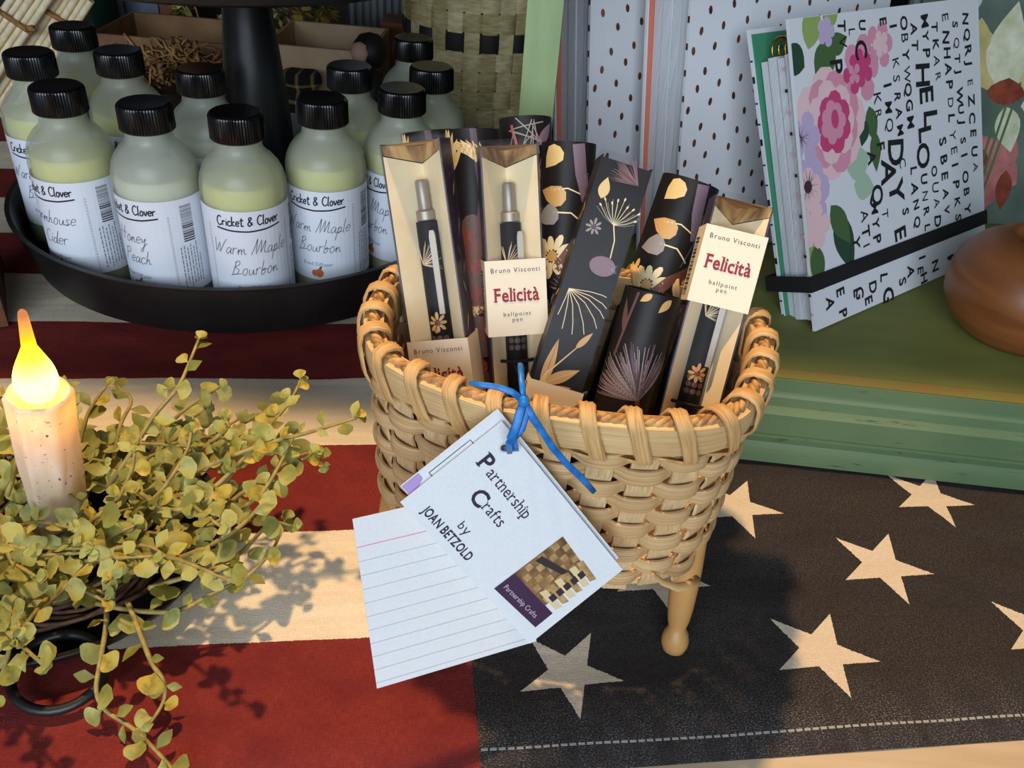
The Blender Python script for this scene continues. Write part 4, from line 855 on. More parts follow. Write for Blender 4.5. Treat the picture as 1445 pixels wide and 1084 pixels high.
# ================================================================== PAPER TAGS AND RIBBON
def scl(p, s): return CAM+(Vector(p)-CAM)*s
TLt, TRt, BRt, BLt = [scl(p, .915) for p in ((-.0026, .2646, .1314), (.0544, .2561, .0636), (.0174, .2357, .0351), (-.0396, .2442, .1029))]
ft = frame(BLt, TRt-TLt, TLt-BLt); TW, TH = (TRt-TLt).length, (TLt-BLt).length
def card(name, label, f, w_, h_, hole=None):
    c = thing(name, label, 'tag', f(0, 0, 0)); out = [(0, 0), (w_, 0), (w_, h_), (0, h_)]; mb = MB()
    mb.prism(out, -.0003, 0, f); part('card', mb, paper, c, None)
    if hole:
        p = Print(f, .0002); p.disc(hole[0], hole[1], .0020, M('hole_edge', (206, 204, 200), .5)); p.disc(hole[0], hole[1], .0013, M('hole_dark', (70, 50, 34), .8), dh=.00005); p.obj('punched_hole', c)
    return c
c = card('name_tag', 'white name tag with printed lettering and a basket picture, tied to the basket', ft, TW, TH, (.0085, TH-.0055))
p = Print(ft, .00015); iv = lambda x, y: inv(ft, x, y)
navy = M('navy_ink', (38, 26, 52), .6)
def along(t, x, y, x2, y2, size, m_, **k):
    a, b_ = iv(x, y), iv(x2, y2); p.text(t, a[0], a[1], size, m_, rot=math.atan2(b_[1]-a[1], b_[0]-a[0]), **k)
u, v = iv(671, 653)
p.text('P', u, v, .0092, navy, bold=1, serif=1); p.text('artnership', u+.0058, v, .0068, navy, serif=1, sx=.84)
u, v = iv(663, 699); p.text('C', u, v-.001, .0092, navy, bold=1); p.text('rafts', u+.0064, v, .0068, navy, serif=1, sx=.84)
u, v = iv(644, 742); p.text('b', u, v, .0050, navy); p.line([(u+.0031, v+.0025), (u+.0042, v)], .0005, navy); p.line([(u+.0053, v+.0025), (u+.0036, v-.0014)], .0005, navy)
u, v = iv(597, 720); p.text('JOAN BETZOLD', u, v-.0008, .0052, navy, sx=.70, bold=1)
# the printed basket picture
q = [iv(*a) for a in ((794, 757), (838, 818), (757, 884), (699, 829))]; BROWNP = M('photo_brown', (150, 112, 66), .6, (96, 66, 36), 220); BROWN2 = M('photo_tan', (196, 160, 104), .6, (150, 112, 64), 260); PURP = M('photo_purple', (58, 26, 62), .6)
lerp2 = lambda a, b_, k: (a[0]+(b_[0]-a[0])*k, a[1]+(b_[1]-a[1])*k)
def bil(a, b_): return lerp2(lerp2(q[0], q[1], a), lerp2(q[3], q[2], a), b_)
p.poly([bil(0, 0), bil(.8, 0), bil(.8, .72), bil(0, .72)], BROWNP)
for i in range(6):
    for j in range(7):
        if (i+j) % 2: p.poly([bil(.02+i*.13, j*.1), bil(.13+i*.13, j*.1), bil(.13+i*.13, j*.1+.085), bil(.02+i*.13, j*.1+.085)], BROWN2)
p.poly([bil(.05, .34), bil(.78, .14), bil(.78, .22), bil(.05, .44)], M('photo_dark', (44, 34, 34), .6))
p.poly([bil(.0, .72), bil(1, .72), bil(1, 1.02), bil(0, 1.02)], PURP)
for j in range(6): p.poly([bil(.55, .66-j*.12), bil(.98, .66-j*.12), bil(1.02, .57-j*.12), bil(.58, .57-j*.12)], BROWN2 if j % 2 else M('photo_cream', (222, 200, 150), .6))
for j in range(5): p.poly([bil(.72, .62-j*.12), bil(.84, .62-j*.12), bil(.84, .53-j*.12), bil(.72, .53-j*.12)], M('photo_dark', (44, 34, 34)))
a = bil(.08, .92); e_ = bil(.95, .92); p.text('Partnership Crafts', a[0], a[1]-.0005, .0030, M('photo_letter', (206, 186, 206), .6), rot=math.atan2(e_[1]-a[1], e_[0]-a[0]), sx=.82, dh=.0001)
p.obj('lettering', c)
# second tag behind, with the lilac corner
off = ft(0, 0, -.0022)-ft(0, 0, 0); f2t = frame(ft(-.0040, .0035, -.0022), TRt-TLt, TLt-BLt)
c2 = card('lilac_corner_tag', 'white tag with a lilac corner peeking out behind the name tag', f2t, TW, TH*.96)
p = Print(f2t, .00015); p.poly([(.0003, .0003), (.007, .0003), (.003, .008), (.0003, .008)], M('lilac_ink', (176, 150, 204), .6)); p.line([(.0028, .011), (.0028, .030), (.02, .030)], .0003, ink); p.line([(.0028, .011), (.02, .011)], .0003, ink); p.obj('printed_frame', c2)
# ruled index card
s_ = .968; ITL, IBL, IBR = scl(aty(497, 733, .23), s_), scl(aty(532, 972, .206), s_), scl(aty(757, 905, .235), s_)
fi = frame(IBL, IBR-IBL, ITL-IBL); IW, IH = (IBR-IBL).length, (ITL-IBL).length
c3 = card('index_card', 'blank ruled index card hanging below the name tag', fi, IW, IH)
p = Print(fi, .00015); blue = M('rule_blue', (168, 190, 204), .7); pinkl = M('rule_pink', (226, 150, 168), .7)
p.rect(0, IH*.838, IW, IH*.838+.00035, pinkl)
for k in range(10): v = IH*.838-(k+1)*IH*.0805; p.rect(0, v, IW, v+.0002, blue)
p.obj('ruled_lines', c3)
# blue ribbon
rib = M('blue_ribbon', (34, 130, 206), .45, (18, 96, 170), 300, (1, 1, 1)); rb = thing('ribbon', 'bright blue ribbon tying the tags to the basket rim', 'ribbon', aty(738, 575, .236))
def ribbon(name, P, w_): part(name, MB().tube(P, w_, 8, flat=.22, up=-fw), rib, rb, True)
hole = ft(.0085, TH-.0055, .0012); YR = .2345; kn = aty(739, 566, YR)
ribbon('ribbon_tail', [aty(662, 540, .238), aty(680, 543, .237), aty(702, 546, .236), aty(722, 553, .235), kn], [.0006, .0010, .0011, .0012, .0012])
ribbon('ribbon_tail', [kn, aty(752, 590, .2335), aty(766, 610, .233), aty(780, 632, .233), aty(800, 655, .234), aty(822, 676, .236), aty(839, 695, .238)], [.0013, .0014, .0012, .0013, .0012, .0013, .0010])
ribbon('ribbon_loop', [kn, aty(734, 582, .233), aty(729, 600, .231), aty(722, 618, .229), hole+Vector((.004, -.001, .001)), hole], [.0013, .0016, .0016, .0018, .0014, .0010])
ribbon('ribbon_loop', [kn, aty(742, 585, .2335), aty(736, 605, .231), aty(718, 626, .229), hole+Vector((.002, -.0012, -.001))], [.0012, .0014, .0014, .0013, .0010])
part('knot', MB().lathe([(0, -.0022), (.0016, -.0016), (.0022, 0), (.0016, .0016), (0, .0022)], 12, kn), rib, rb, True)
part('ribbon_wrap', MB().tube([kn, kn+Vector((-.001, .004, .004)), kn+Vector((-.002, .011, .0062)), kn+Vector((-.002, .018, .003)), kn+Vector((-.001, .0195, -.006))], .0011, 8, flat=.5), rib, rb, True)

# ================================================================== CANDLE, PAN AND GARLAND
cb = atz(80, 742, .025); PC = Vector((cb.x, cb.y, 0))
pan = thing('candle_pan', 'black metal candle pan with a ring handle', 'candle holder', PC)
part('dish', MB().lathe([(0, .0035), (.062, .0035), (.068, .006), (.074, .0165), (.0765, .018), (.0762, .0188), (.0735, .0180), (.0670, .0078), (.0615, .0050), (0, .0050)], 72, PC), blackmetal, pan, 40)
part('socket', MB().lathe([(.0168, .0052), (.0168, .030), (.0175, .0305), (.0160, .0305), (.0160, .0056), (0, .0056)], 32, PC), blackmetal, pan, 40)
part('foot_ring', MB().lathe([(.050, 0), (.054, 0), (.054, .0033), (.050, .0033)], 48, PC), blackmetal, pan, 40)
hc = atz(76, 958, .009); part('handle', MB().tube([Vector((hc.x+.0195*math.cos(a), hc.y+.004+.0165*math.sin(a), .0085+.004*math.sin(a))) for a in [R(100+i*340/30) for i in range(33)]], .0023, 10, closed=False), blackmetal, pan, True)
# candle
top = aty(54, 552, PC.y-.004); bse = Vector((PC.x, PC.y, .0058)); ax = (top-bse).normalized(); CL = (top-bse).length; CT = ax.to_track_quat('Z', 'Y').to_matrix().to_4x4()
def waxm():
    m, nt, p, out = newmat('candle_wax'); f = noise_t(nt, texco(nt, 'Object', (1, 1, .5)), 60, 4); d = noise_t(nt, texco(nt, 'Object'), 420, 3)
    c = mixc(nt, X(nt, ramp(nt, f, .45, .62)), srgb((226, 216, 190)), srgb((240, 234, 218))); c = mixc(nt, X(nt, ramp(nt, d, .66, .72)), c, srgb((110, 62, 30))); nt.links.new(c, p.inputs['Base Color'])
    p.inputs['Roughness'].default_value = .5; bump(nt, p, f, .3, .001)
    tl = nt.nodes.new('ShaderNodeBsdfTranslucent'); nt.links.new(c, tl.inputs[0]); mx = nt.nodes.new('ShaderNodeMixShader'); mx.inputs[0].default_value = .35
    nt.links.new(p.outputs[0], mx.inputs[1]); nt.links.new(tl.outputs[0], mx.inputs[2]); nt.links.new(mx.outputs[0], out.inputs[0]); return m
cdl = thing('flameless_candle', 'flameless ivory candle with a lit yellow flame bulb, standing in the pan', 'candle', bse)
mb = MB(); n = 96; vs = []; prof = [(.0116, 0), (.0116, .01)]+[(.0116+.0008*k/20, CL*(.12+.82*k/20)) for k in range(21)]+[(.0126, CL-.002), (.0122, CL), (.0108, CL-.0008), (.0085, CL-.0035), (0, CL-.004)]
for r_, z in prof:
    for k in range(n):
        a = 2*PI*k/n; en = .35+.3*math.sin(3*a+1)+.12*math.sin(7*a); drip = (.5+.5*math.sin(a*6+.6+.8*math.sin(2*a)))**2*.0012*min(1, max(0, (z/CL-en)*9)) if r_ > .0112 and z < CL-.0001 else 0
        vs.append(CT @ Vector(((r_+drip)*math.cos(a), (r_+drip)*math.sin(a), z))+bse)
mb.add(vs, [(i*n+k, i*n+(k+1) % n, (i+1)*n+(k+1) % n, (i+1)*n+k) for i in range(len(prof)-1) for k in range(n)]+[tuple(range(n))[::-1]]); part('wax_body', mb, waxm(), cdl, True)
led = bpy.data.lights.new('candle_led', 'POINT'); led.energy = .016; led.color = (1, .38, .06); led.shadow_soft_size = .003; lo_ = bpy.data.objects.new('candle_led', led); COL.objects.link(lo_); lo_.location = bse+ax*(CL-.0075)
def flamem():
    m, nt, p, out = newmat('flame_bulb'); nt.nodes.remove(p); e_ = nt.nodes.new('ShaderNodeEmission'); tc = nt.nodes.new('ShaderNodeTexCoord'); sp = nt.nodes.new('ShaderNodeSeparateXYZ'); nt.links.new(tc.outputs['Generated'], sp.inputs[0])
    cr = nt.nodes.new('ShaderNodeValToRGB'); nt.links.new(sp.outputs[2], cr.inputs[0]); el = cr.color_ramp.elements
    el[0].position = 0; el[0].color = (1, .62, .10, 1); el[1].position = 1; el[1].color = (.9, .32, .12, 1)
    for pos, c_ in ((.28, (1, .72, .17, 1)), (.5, (1, .5, .03, 1)), (.72, (1, .36, .01, 1))): q = el.new(pos); q.color = c_
    nt.links.new(cr.outputs[0], e_.inputs[0]); st = nt.nodes.new('ShaderNodeMapRange'); st.inputs[1].default_value = .2; st.inputs[2].default_value = .95; st.inputs[3].default_value = 5.5; st.inputs[4].default_value = .8
    nt.links.new(sp.outputs[2], st.inputs[0]); nt.links.new(st.outputs[0], e_.inputs[1]); nt.links.new(e_.outputs[0], out.inputs[0]); return m
tip = aty(31, 438, top.y-.004); fx = (tip-top).normalized(); FL = (tip-top).length+.004; FT = fx.to_track_quat('Z', 'Y').to_matrix().to_4x4()
pf = [(0, 0), (.0048, .0006), (.0072, .003), (.0085, .0070), (.0087, .0100), (.0083, .0135), (.0074, .0170), (.0063, .0200), (.0051, .0230), (.0040, .0258), (.0029, .0286), (.0019, FL-.003), (.0016, FL-.0012), (.0009, FL-.0002), (0, FL)]
part('flame_bulb', MB().lathe([(r_*1.0, z) for r_, z in pf], 32, bse+ax*(CL-.0036), T=FT), flamem(), cdl, True, 'glowing yellow flame-shaped bulb')
# twig wreath
wr = thing('twig_wreath', 'brown twig wreath lying in the candle pan', 'wreath', PC+Vector((0, 0, .008))); twig = M('twig', (112, 78, 52), .7, (70, 44, 30), 200)
g = random.Random(9)
for k in range(16):
    rr = .048+g.uniform(-.008, .009); zz = .0155+g.uniform(-.004, .008); ph = g.uniform(0, 6)
    part('twig', MB().tube([PC+Vector(((rr+.003*math.sin(3*a+ph))*math.cos(a), (rr+.003*math.sin(3*a+ph))*math.sin(a), zz+.002*math.sin(4*a+ph*2))) for a in [2*PI*i/40 for i in range(40)]], .0011+.0005*g.random(), 5, closed=True), twig, wr, True)
# garland
def leafm():
    m, nt, p, out = newmat('garland_leaf'); oi = nt.nodes.new('ShaderNodeObjectInfo'); cr = nt.nodes.new('ShaderNodeValToRGB'); el = cr.color_ramp.elements
    el[0].color = srgb((122, 122, 48)); el[1].color = srgb((206, 176, 66)); el[1].position = 1
    for pos, c_ in ((.25, (146, 144, 64)), (.5, (178, 178, 104)), (.68, (184, 168, 64)), (.85, (150, 132, 50))): q = el.new(pos); q.color = srgb(c_)
    n_ = noise_t(nt, texco(nt, 'Object'), 300, 3); a = X(nt, oi.outputs['Random'])+(X(nt, n_)-.5)*.5; a = a+(X(nt, noise_t(nt, texco(nt, 'Object'), 75, 1))-.5)*1.2; nt.links.new(a.v, cr.inputs[0]); nt.links.new(cr.outputs[0], p.inputs['Base Color'])
    p.inputs['Roughness'].default_value = .6; bump(nt, p, n_, .4, .0006)
    tl = nt.nodes.new('ShaderNodeBsdfTranslucent'); nt.links.new(cr.outputs[0], tl.inputs[0]); mx = nt.nodes.new('ShaderNodeMixShader'); mx.inputs[0].default_value = .25
    nt.links.new(p.outputs[0], mx.inputs[1]); nt.links.new(tl.outputs[0], mx.inputs[2]); nt.links.new(mx.outputs[0], out.inputs[0]); return m
lfm = leafm(); stemm = M('garland_stem', (168, 146, 78), .65, (128, 116, 58), 200)
def leaf_verts(kind, g):
    P = [(0, 0), (.14, .04), (.24, .10), (.34, .26), (.46, .40), (.60, .47), (.74, .45), (.86, .34), (.95, .17), (1, 0)] if kind < 3 else [(0, 0), (.15, .05), (.28, .13), (.42, .21), (.56, .24), (.70, .20), (.84, .12), (.94, .05), (1, 0)]
    vs = []; n = len(P)
    for x, y in P: vs.append((x, 0, .06*math.sin(x*3)-.10*x*x+g.uniform(-.015, .015)))
    for s_ in (1, -1):
        for x, y in P[1:-1]: vs.append((x+g.uniform(-.015, .015), s_*y*g.uniform(.92, 1.08), .06*math.sin(x*3)-.10*x*x+(.16+.05*kind % .1)*y+g.uniform(-.02, .02)))
    fs = []
    for s_ in (0, 1):
        o = n+s_*(n-2); a = [0]+[o+i for i in range(n-2)]+[n-1]
        for i in range(n-1):
            f = [i, i+1, a[i+1], a[i]]; f = [q for j, q in enumerate(f) if q not in f[:j]]
            fs.append(tuple(f if s_ == 0 else f[::-1]))
    return vs, fs
LM = []
for k in range(5):
    vs, fs = leaf_verts(k, random.Random(k)); mb = MB(); mb.add([(x*.0088, y*.0088*1.12, z*.0088) for x, y, z in vs], fs); me = mb.mesh('leaf', True); me.materials.append(lfm); LM.append((me, vs, fs))
garl = thing('leafy_garland', 'artificial olive-green leafy vine garland around the candle', 'garland', PC+Vector((0, 0, .02)))
stems = [
 [(150, 690, .050), (185, 640, .066), (215, 590, .078), (250, 548, .088), (266, 515, .094), (280, 480, .100)],
 [(230, 690, .045), (300, 655, .060), (370, 628, .072), (430, 612, .080), (470, 600, .082), (503, 590, .083)],
 [(240, 730, .042), (300, 690, .055), (350, 640, .066), (390, 590, .075), (412, 562, .080), (424, 537, .084)],
 [(240, 770, .038), (310, 735, .050), (365, 700, .060), (395, 655, .068), (415, 615, .074)],
 [(180, 810, .034), (260, 785, .044), (330, 750, .052), (375, 705, .058), (398, 670, .062), (440, 640, .066)],
 [(130, 850, .026), (190, 862, .025), (250, 862, .026), (300, 838, .028), (350, 812, .030), (385, 775, .034), (402, 735, .040)],
 [(150, 830, .024), (150, 880, .024), (142, 930, .019), (136, 975, .012), (150, 1003, .008), (190, 1030, .006), (232, 1072, .004), (250, 1095, .003)],
 [(180, 850, .026), (197, 892, .024), (214, 935, .020), (231, 962, .016), (230, 992, .010), (205, 1030, .006)],
 [(72, 790, .045), (130, 735, .055), (165, 705, .062), (185, 665, .070), (190, 640, .076)],
 [(130, 800, .040), (155, 760, .048), (190, 742, .052)],
 [(20, 820, .040), (60, 815, .044), (110, 830, .040), (150, 850, .036)],
 [(10, 700, .050), (25, 640, .066), (10, 585, .078), (-5, 560, .082)],
 [(110, 640, .050), (122, 590, .064), (135, 565, .070), (150, 545, .074)],
 [(160, 650, .048), (170, 600, .060), (185, 565, .066), (165, 545, .070)],
 [(300, 800, .036), (340, 780, .040), (380, 740, .044), (412, 742, .044)],
 [(20, 870, .034), (10, 930, .024), (-10, 980, .014)],
 [(250, 660, .050), (290, 630, .060), (320, 605, .068), (322, 600, .070), (318, 590, .073)],
 [(290, 740, .042), (350, 690, .052), (430, 640, .060), (455, 655, .060)],
 [(200, 720, .046), (230, 690, .056), (262, 640, .066), (270, 610, .074)],
 [(60, 860, .036), (90, 830, .044), (150, 780, .050), (205, 770, .052), (240, 790, .050)],
 [(210, 830, .034), (260, 815, .038), (310, 800, .040), (330, 800, .038)],
 [(0, 740, .050), (15, 790, .046), (50, 850, .038)],
 [(190, 690, .050), (240, 720, .052), (300, 700, .054), (340, 650, .060), (352, 620, .066)]]
g = random.Random(21); nleaf = 0; extra = MB()
def smooth_path(P, k=5):
    out = []
    for i in range(len(P)-1):
        p0, p1, p2, p3 = P[max(i-1, 0)], P[i], P[i+1], P[min(i+2, len(P)-1)]
        for j in range(k): u = j/k; out.append(.5*((2*p1)+(p2-p0)*u+(2*p0-5*p1+4*p2-p3)*u*u+(3*p1-p0-3*p2+p3)*u**3))
    out.append(P[-1]); return out
def leaf_at(pos, d, up, s_, st, single):
    global nleaf
    d = d.normalized(); b_ = up.cross(d)
    if b_.length < 1e-3: b_ = Vector((1, 0, 0)).cross(d)
    b_.normalize(); n_ = d.cross(b_); Mx = Matrix((d, b_, n_)).transposed().to_4x4(); k = g.randrange(5)
    if single and nleaf < 300:
        nleaf += 1; o = bpy.data.objects.new('leaf', LM[k][0]); COL.objects.link(o); o.parent = st; o.matrix_parent_inverse = garl.matrix_basis.inverted() if st is garl else Matrix.Identity(4)
        o.matrix_basis = Matrix.Translation(pos) @ Mx @ Matrix.Scale(s_, 4)
    else: extra.add([pos+(Mx @ Vector((x*.0088*s_, y*.0098*s_, z*.0088*s_))) for x, y, z in LM[k][1]], LM[k][2])
def grow(P, single=True, dens=.0062, start=.15):
    pts = smooth_path(P); L = 0; nx = .004; mb = MB(); n = len(pts)
    mb.tube(pts, [.0013-.0006*i/(n-1) for i in range(n)], 6)
    me = mb.mesh('stem', True); me.materials.append(stemm); st = bpy.data.objects.new('stem', me); COL.objects.link(st); st.parent = garl; st.matrix_parent_inverse = garl.matrix_basis.inverted()
    side = 1; tot = sum((pts[i+1]-pts[i]).length for i in range(n-1))
    for i in range(n-1):
        t = (pts[i+1]-pts[i]); L += t.length
        while L > nx:
            nx += dens*g.uniform(.75, 1.3); fr_ = L/tot
            if fr_ < start: continue
            pos = pts[i].lerp(pts[i+1], g.random()); tn = t.normalized()
            lat = tn.cross(Vector((0, -.5, .85))).normalized()*side; side = -side
            d = lat*g.uniform(.5, 1)+tn*g.uniform(.15, .9)+Vector((g.uniform(-.5, .5), g.uniform(-.5, .5), g.uniform(-.2, .6)))
            up = Vector((g.uniform(-.6, .6), -.5+g.uniform(-.6, .6), .8)); leaf_at(pos, d, up, g.uniform(.85, 1.45)*(1.05-.25*fr_), st, single)
    for k in range(3): leaf_at(pts[-1], (pts[-1]-pts[-2]).normalized()+Vector((g.uniform(-.7, .7), g.uniform(-.4, .4), g.uniform(-.5, .5))), Vector((0, -.5, .8)), g.uniform(.45, .7), st, single)
for s_ in stems: grow([atz(*q) for q in s_])
# inner foliage around the wreath
for k in range(66):
    a = g.uniform(0, 2*PI); r_ = g.uniform(.026, .05); q0 = PC+Vector((r_*math.cos(a), r_*math.sin(a), .022))
    if k % 3: a = g.uniform(-.9, 1.2)
    o = Vector((math.cos(a), math.sin(a), 0)); L = g.uniform(.028, .058) if k < 46 else g.uniform(.05, .082); up = g.uniform(.3, .75)
    q1 = q0+o*L*.5+Vector((0, 0, L*up*.7)); q2 = q0+o*L+Vector((g.uniform(-.012, .012), g.uniform(-.012, .012), L*up))
    if q0.x > PC.x+.075: continue
    grow([q0, q1, q2], False, .0055, .0)
if extra.v:
    for i in range(3): pass
    ex = part('inner_leaves', extra, lfm, garl, True); ex['kind'] = 'stuff'

# ================================================================== BACKGROUND THINGS
# wooden block at the left edge
wb = atz(40, 452, 0)+Vector((-.012, -.004, .001)); Fb = frame(wb, (-.86, -.5, 0), (0, 0, 1))
blk = thing('wooden_crate', 'dark brown wooden crate corner at the left edge below the tray', 'crate', wb)
bw = M('crate_wood', (120, 74, 40), .7, (62, 38, 22), 20, (3, 3, 1))
part('front_board', MB().prism([(0, 0), (.2, 0), (.2, .062), (0, .062)], -.008, 0, Fb), bw, blk, None)
part('side_board', MB().prism([(.0002, 0), (.008, 0), (.008, .062), (.0002, .062)], .0002, .09, Fb), bw, blk, None)
part('bottom_board', MB().prism([(.0085, .0), (.2, 0), (.2, .006), (.0085, .006)], .0002, .09, Fb), bw, blk, None)
# reed sticks
reedm = M('reed_stick', (240, 226, 190), .6, (222, 200, 156), 120); twine = M('twine', (170, 120, 66), .8, (120, 80, 44), 300)
def reeds(label, x0, y0, x1, y1, n, wpx, tie, Y, seed):
    g = random.Random(seed); t = thing('reed_bundle', label, 'reed sticks', aty(x0, y0, Y), 'tied bundles of diffuser reeds')
    d = Vector((x1-x0, y1-y0)); nn = Vector((-d.y, d.x)).normalized()
    for k in range(n):
        o = (k-(n-1)/2)*wpx; YY = Y+(k % 2)*.004; a = aty(x0+nn.x*o, y0+nn.y*o, YY); b_ = aty(x1+nn.x*o, y1+nn.y*o, YY); e_ = (a-b_).normalized()
        lo = a+e_*max(0, (a.z-.003)/max(.2, -e_.z))
        part('reed', MB().tube([lo, b_], .0036, 8), reedm, t, 60)
    c = Vector((x0, y0)).lerp(Vector((x1, y1)), tie); h_ = (n*wpx/2+3)
    part('twine_tie', MB().tube([aty(c.x+nn.x*q, c.y+nn.y*q, Y-.006) for q in (-h_, -h_/2, 0, h_/2, h_)], .0026, 6), twine, t, True)
    part('twine_bow', MB().tube([aty(c.x+nn.x*h_*.9+q*math.cos(q*2.2), c.y+nn.y*h_*.9-6+3*math.sin(q*1.7), Y-.010) for q in range(-7, 8)], .0020, 6), twine, t, True)
reeds('bundle of pale diffuser reeds tied with twine, top left corner', -30, 105, 62, -30, 5, 11, .55, .90, 1)
reeds('bundle of pale diffuser reeds tied with twine, just left of the rearmost bottle', 22, 130, 112, -10, 5, 10, .72, .915, 2)
# kraft box
def pbox(name, label, cat, x0, x1, ytop, Y, dep, mat, z0=.0006, extra=None):
    a, b_ = aty(x0, ytop, Y), aty(x1, ytop, Y); z1 = (a.z+b_.z)/2; t = thing(name, label, cat, Vector(((a.x+b_.x)/2, Y, 0)))
    th = .004; mb = lambda lo, hi: MB().box(lo, hi)
    part('front_panel', mb((a.x, Y, z0), (b_.x, Y+th, z1)), mat, t, None); part('back_panel', mb((a.x, Y+dep-th, z0), (b_.x, Y+dep, z1)), mat, t, None)
    part('side_panel', mb((a.x, Y+th+.0002, z0), (a.x+th, Y+dep-th-.0002, z1)), mat, t, None); part('side_panel', mb((b_.x-th, Y+th+.0002, z0), (b_.x, Y+dep-th-.0002, z1)), mat, t, None)
    part('bottom_panel', mb((a.x+th+.0002, Y+th+.0002, z0), (b_.x-th-.0002, Y+dep-th-.0002, z0+th)), mat, t, None); return t, z1
kraft = M('kraft_card', (214, 184, 146), .75, (196, 164, 126), 30); kraft2 = M('brown_card', (150, 112, 72), .75, (120, 86, 54), 30)
pbox('cardboard_box', 'open kraft cardboard box behind the black column, right side', 'box', 372, 524, 68, .90, .11, kraft)
pbox('cardboard_box', 'long low brown cardboard box behind the bottles, left of the column', 'box', 128, 322, 55, .95, .11, kraft2)
# crinkled paper / burlap nest
cr_ = M('crinkle_paper', (196, 148, 88), .7, (120, 84, 48), 60); g = random.Random(5)
ns = thing('paper_shred_nest', 'nest of crinkled brown paper shreds behind the bottles', 'paper shreds', aty(250, 120, .90)); mb = MB()
for k in range(150):
    c = aty(g.gauss(245, 32), g.gauss(88, 11), .90+g.uniform(-.02, .03)); d = Vector((g.uniform(-1, 1), g.uniform(-.6, .6), g.uniform(-.5, .6))).normalized(); s_ = d.cross(Vector((g.uniform(-1, 1), g.uniform(-1, 1), 1))).normalized()
    P = [c+d*(i-3)*.006+s_*(.004 if i % 2 else -.004)*g.random()+Vector((0, 0, .002*math.sin(i*1.3+k))) for i in range(7)]
    mb.tube(P, .0022, 4, flat=.25)
o = part('paper_shreds', mb, cr_, ns, True); o['kind'] = 'stuff'
pt = aty(250, 108, .90); part('nest_cup', MB().lathe([(.03, .0008), (.042, .004), (.05, pt.z-.004), (.048, pt.z-.004), (.04, .006), (0, .006)], 28, (pt.x, .90, 0)), M('nest_cup', (74, 48, 30), .8, (48, 30, 18), 40), ns, 40)
# dark plaid bag right of the column
def plaidm():
    m, nt, p, out = newmat('plaid'); v = texco(nt, 'Object'); sp = nt.nodes.new('ShaderNodeSeparateXYZ'); nt.links.new(v, sp.inputs[0]); x, z = X(nt, sp.outputs[0]), X(nt, sp.outputs[2])
    a = ((x*70)._m('FRACT').lt(.22)); b_ = ((z*70)._m('FRACT').lt(.22)); c = mixc(nt, (a+b_)*.5, srgb((20, 18, 18)), srgb((170, 140, 92))); nt.links.new(c, p.inputs['Base Color']); p.inputs['Roughness'].default_value = .9; return m
bb = aty(408, 118, .875); g = random.Random(8); mb = MB(); vs = []; nr, nc = 10, 24
for i in range(nr+1):
    t = i/nr; z = .001+(bb.z+.012)*t; r_ = .026*(1-.25*t)+.008*math.sin(PI*t)-(.010 if .75 < t < .9 else 0)
    for k in range(nc): a = 2*PI*k/nc; q = r_*(1+.12*math.sin(5*a+t*3)+.06*g.uniform(-1, 1)); vs.append((bb.x+.012*t+q*math.cos(a), .875+q*math.sin(a)*.7, z))
mb.add(vs, [(i*nc+k, i*nc+(k+1) % nc, (i+1)*nc+(k+1) % nc, (i+1)*nc+k) for i in range(nr) for k in range(nc)]+[tuple(range(nc))[::-1], tuple(nr*nc+k for k in range(nc))])
tag(part('plaid_bag', mb, plaidm(), None, True), 'dark plaid cloth bag right of the black column', 'bag')
# orange wooden stand, dark knob figure, pale bag
t = thing('wooden_stand', 'orange-brown wooden stand left of the tall woven basket', 'stand', aty(562, 120, 1.06)); ow = M('orange_wood', (150, 84, 34), .5, (116, 62, 26), 14, (4, 4, .5))
a, b_ = aty(538, 30, 1.06), aty(582, 30, 1.06); part('upright', MB().box((a.x+.004, 1.06, .012), (b_.x-.004, 1.10, a.z-.012)), ow, t, None); part('top_cap', MB().box((a.x, 1.056, a.z-.0118), (b_.x+.003, 1.104, a.z)), ow, t, None); part('base', MB().box((a.x-.02, 1.05, .0005), (b_.x, 1.11, .0118)), ow, t, None)
q = aty(520, 78, .875); t = thing('round_head_figure', 'small dark figure with a pale round face by the cardboard box', 'figurine', (q.x, .875, 0))
q = aty(522, 72, .875); part('head', MB().lathe([(0, -.018), (.010, -.015), (.0165, -.006), (.018, 0), (.0165, .007), (.010, .015), (0, .018)], 24, q), M('figure_dark', (26, 20, 20), .6), t, True)
part('face', MB().lathe([(0, -.010), (.007, -.008), (.0105, 0), (.007, .008), (0, .010)], 18, q+Vector((-.007, -.0115, .001))), M('figure_face', (206, 160, 140), .6), t, True)
part('body', MB().lathe([(.020, -q.z+.0008), (.024, -q.z+.006), (.018, -.05), (.012, -.022), (0, -.016)], 24, q), M('figure_dark', (26, 20, 20)), t, True)
q = aty(548, 140, .88); mb = MB(); vs = []; g = random.Random(2)
for i in range(9):
    for k in range(16): a = 2*PI*k/16; t_ = i/8; r_ = .022*(1-.5*t_)*(1+.2*g.uniform(-1, 1)); vs.append((q.x+r_*math.cos(a), .88+r_*math.sin(a)*.6, .001+(q.z+.012)*t_))
mb.add(vs, [(i*16+k, i*16+(k+1) % 16, (i+1)*16+(k+1) % 16, (i+1)*16+k) for i in range(8) for k in range(16)]+[tuple(range(16))[::-1], tuple(128+k for k in range(16))])
tag(part('crumpled_pouch', mb, M('pouch', (196, 160, 144), .5, (140, 104, 90), 40), None, None), 'crumpled pale pink pouch behind the bottles near the woven basket', 'pouch')
